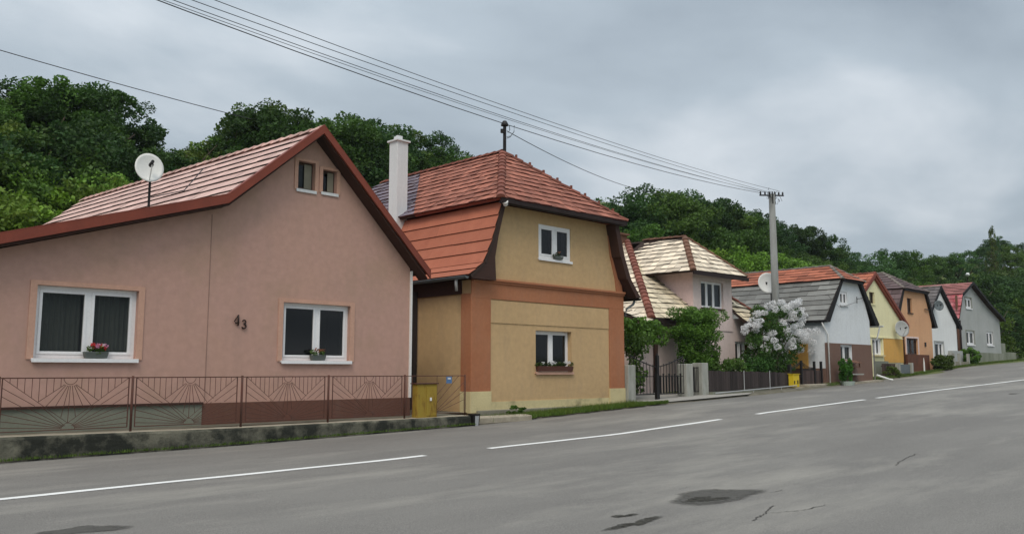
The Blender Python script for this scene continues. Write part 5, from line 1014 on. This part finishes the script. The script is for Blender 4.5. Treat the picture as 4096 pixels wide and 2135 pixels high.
def row(spec, Y, kind, colr, label, group, hmin=3.0, wide=1.05, jy=1.6, hmax=13):
    for px, py in spec:
        y = Y + rng.uniform(-jy, jy); x = at_px(px, y); z = terr(x, y) - .3; h = zt(px, py, y) - z
        h = min(max(h, hmin), hmax); kk = kind if isinstance(kind, str) else kind[rng.randrange(len(kind))]; cc = colr if isinstance(colr[0], float) else colr[rng.randrange(len(colr))]
        tr = tree(x, y, z, h, kk, cc, label, group, wide=wide * rng.uniform(.9, 1.15))
        if group: TREES.append((px, tr, '%s %s %s %s' % (CN[id(cc)], 'skyline' if Y >= 37 and h > 3 and Y != 39 and Y != 38 else 'mid slope' if Y >= 34 else 'low standing', 'bush' if kk == 'bush' else 'tree', [b for a, b in LM if px < a][0])))
def sky_(pts, step, drop=(0, 25)):   # tree tops along a skyline of the photograph, with variation
    o = []; x = pts[0][0]
    while x <= pts[-1][0]:
        o.append((x + rng.uniform(-.3, .3) * step, float(np.interp(x, [p[0] for p in pts], [p[1] for p in pts])) + rng.uniform(*drop))); x += step
    return o
LA = [(-160, 230), (0, 195), (150, 180), (220, 220), (300, 250), (345, 305), (385, 355), (410, 385)]
gA = 'trees of the wooded hill at the left'
row(sky_(LA, 62), 43, ('round', 'airy', 'round'), (DARK, MID, DARK), 'dark crowned tree on the skyline of the wooded hill above the left end of the pink roof', gA)
row(sky_([(a, b + 90) for a, b in LA[:-1]], 78), 38, ('round', 'airy'), (MID, DARK, OLIVE), 'mid green tree halfway down the wooded hill at the left', gA, hmax=9)
row(sky_([(-160, 400), (0, 360), (200, 380), (310, 410), (420, 440)], 80), 34.5, 'round', (BRIGHT,), 'brighter green tree low on the wooded hill at the left', gA, hmax=8)
row(sky_([(-100, 500), (80, 470), (300, 490)], 95), 31.5, ('round', 'bush'), (MID, BRIGHT, BRIGHT), 'bushy tree directly behind the low roof of the pink house', gA, hmax=6)
gG = 'bushes in the grassy gap'
row([(418, 372), (452, 378), (478, 366), (500, 372), (528, 360), (552, 352)], 48, 'bush', (OLIVE, MID), 'x', gG, hmin=1.4, hmax=4.5, jy=3)
row([(405, 400), (440, 405), (470, 398), (505, 392), (540, 385), (575, 380)], 40, 'bush', (OLIVE, BRIGHT), 'x', gG, hmin=1.8, hmax=4, jy=2)
row([(400, 440), (450, 435), (500, 425), (550, 418)], 35, 'bush', (MID, OLIVE), 'x', gG, hmin=2, hmax=4.5)
LB2 = [(598, 310), (618, 268), (650, 248), (740, 255), (790, 295), (830, 285), (880, 278), (950, 285), (1010, 325), (1060, 330), (1110, 350), (1170, 358), (1215, 390)]
gB = 'trees behind the pink house gable and the white chimney'
row(sky_(LB2, 50, (-8, 18)), 44, ('round', 'round', 'airy'), (DARK, MID), 'dark green broadleaf tree on the skyline between the pink gable and the red hipped roof', gB, hmax=9)
row(sky_([(615, 350), (800, 345), (1000, 380), (1190, 410)], 70), 39, ('round', 'airy'), (DARK, MID, DARK), 'darker tree below the skyline behind the white chimney', gB, hmax=8)
row(sky_([(860, 430), (1000, 440), (1130, 450)], 80), 34, 'round', (DARK, MID), 'tree just behind the left slope of the red hipped roof', gB, hmax=8)
LC = [(1490, 515), (1540, 520), (1575, 500), (1610, 455), (1680, 450), (1740, 480), (1800, 500), (1850, 490), (1920, 510), (1960, 545), (2020, 565), (2060, 595), (2120, 600), (2165, 640)]
gC = 'dark trees behind the rosy and grey roofed houses'
row(sky_(LC, 40, (-5, 18)), 40, ('round', 'round', 'airy'), (DARK, DARK, MID), 'dark green tall tree on the skyline behind the rosy house and the utility pole', gC, hmax=13, hmin=5)
row(sky_([(1570, 560), (1700, 555), (1850, 560), (1980, 600), (2100, 640), (2150, 660)], 55), 36, ('round', 'airy'), (DARK, MID), 'dark tree in the second row behind the rosy house', gC, hmax=11, hmin=5)
row(sky_([(1690, 600), (1790, 610), (1900, 600), (2000, 620), (2060, 640)], 45), 31, 'round', (BRIGHT, MID), 'bright green lower tree right behind the grey roofed house', gC, hmax=12, hmin=4)
row(sky_([(1590, 620), (1760, 640)], 80), 30.5, ('round', 'bush'), (DARK,), 'dark low tree right behind the cream tiled roof', gC, hmax=6)
LD = [(2185, 655), (2230, 625), (2300, 625), (2350, 640), (2400, 672), (2440, 668), (2480, 650), (2530, 640), (2575, 605), (2700, 580)]
gD = 'far trees at the end of the street'
row(sky_(LD, 34, (-6, 12)), 37, ('round', 'airy', 'airy'), (HAZEG, MID, HAZEG), 'hazy blue green far tree on the skyline past the end of the street', gD, hmax=16, hmin=6, wide=1.1)
row(sky_([(2170, 690), (2300, 680), (2400, 700), (2480, 680), (2600, 660)], 42), 32, ('round', 'airy'), (HAZEG, MID, OLIVE), 'mid green far tree above the roofs of the apricot and white houses', gD, hmax=12, hmin=5)
row(sky_([(2180, 705), (2330, 705), (2450, 720)], 45), 29, 'round', (MID, BRIGHT, HAZEG), 'green tree right behind the roofs of the last houses', gD, hmax=9, hmin=4)
gE = 'big trees at the right end of the street'
row([(2470, 690), (2510, 680), (2555, 690), (2600, 670), (2660, 660)], 27.5, 'round', (DARK, HAZEG, DARK), 'tall dark tree behind the grey end house', gE, hmax=13, wide=1.15, jy=.8)
row([(2535, 760), (2575, 740), (2625, 730), (2690, 720)], 23.6, 'round', (DARK, DARK, MID), 'dark leaning tree standing over the low garden wall at the far right', gE, hmax=9.5, wide=1.2, jy=.5)
row([(2490, 780), (2530, 830), (2585, 840)], 23.6, 'bush', (DARK, MID), 'dark bush below the big trees at the far right', gE, hmin=2.5, hmax=6.5, wide=.9, jy=.4)
row([(2517, 565)], 35, 'poplar', (BROWNG,), 'tall thin brownish poplar rising above all the trees at the street end', None, hmax=27, wide=.8, jy=.1)
row([(2533, 590)], 36, 'poplar', (HAZEG,), 'slimmer green poplar just behind the tall brownish one', None, hmax=24, wide=.6, jy=.1)
row([(2497, 650)], 35, 'poplar', (BROWNG,), 'short narrow poplar on the downhill side of the tall brownish one', None, hmax=18, wide=.35, jy=.1)
byl = {}
for px, tr, lab in sorted(TREES, key=lambda q: q[0]): byl.setdefault(lab, []).append(tr)
ORD = 'first second third fourth fifth sixth seventh eighth ninth tenth eleventh twelfth'.split()
for lab, ts in byl.items():
    for i, tr in enumerate(ts): tr['label'] = lab + ('' if len(ts) == 1 else ', %s uphill' % ORD[i])

# ------------------------------------------------------------------ damp air
m = MB(); m.box(-410, 910, -310, 520, -3.6, 42)
hz = bpy.data.materials.new('haze'); hz.use_nodes = True; ht = hz.node_tree; ht.nodes.clear(); ho = ht.nodes.new('ShaderNodeOutputMaterial'); pv = ht.nodes.new('ShaderNodeVolumePrincipled')
pv.inputs['Color'].default_value = (.86, .92, 1, 1); pv.inputs['Density'].default_value = .0002; pv.inputs['Anisotropy'].default_value = .2; ht.links.new(pv.outputs[0], ho.inputs['Volume']); MATS['haze'] = hz
m.build('haze', 'haze', None, label='thin damp air that softens the far trees and houses', kind='stuff')
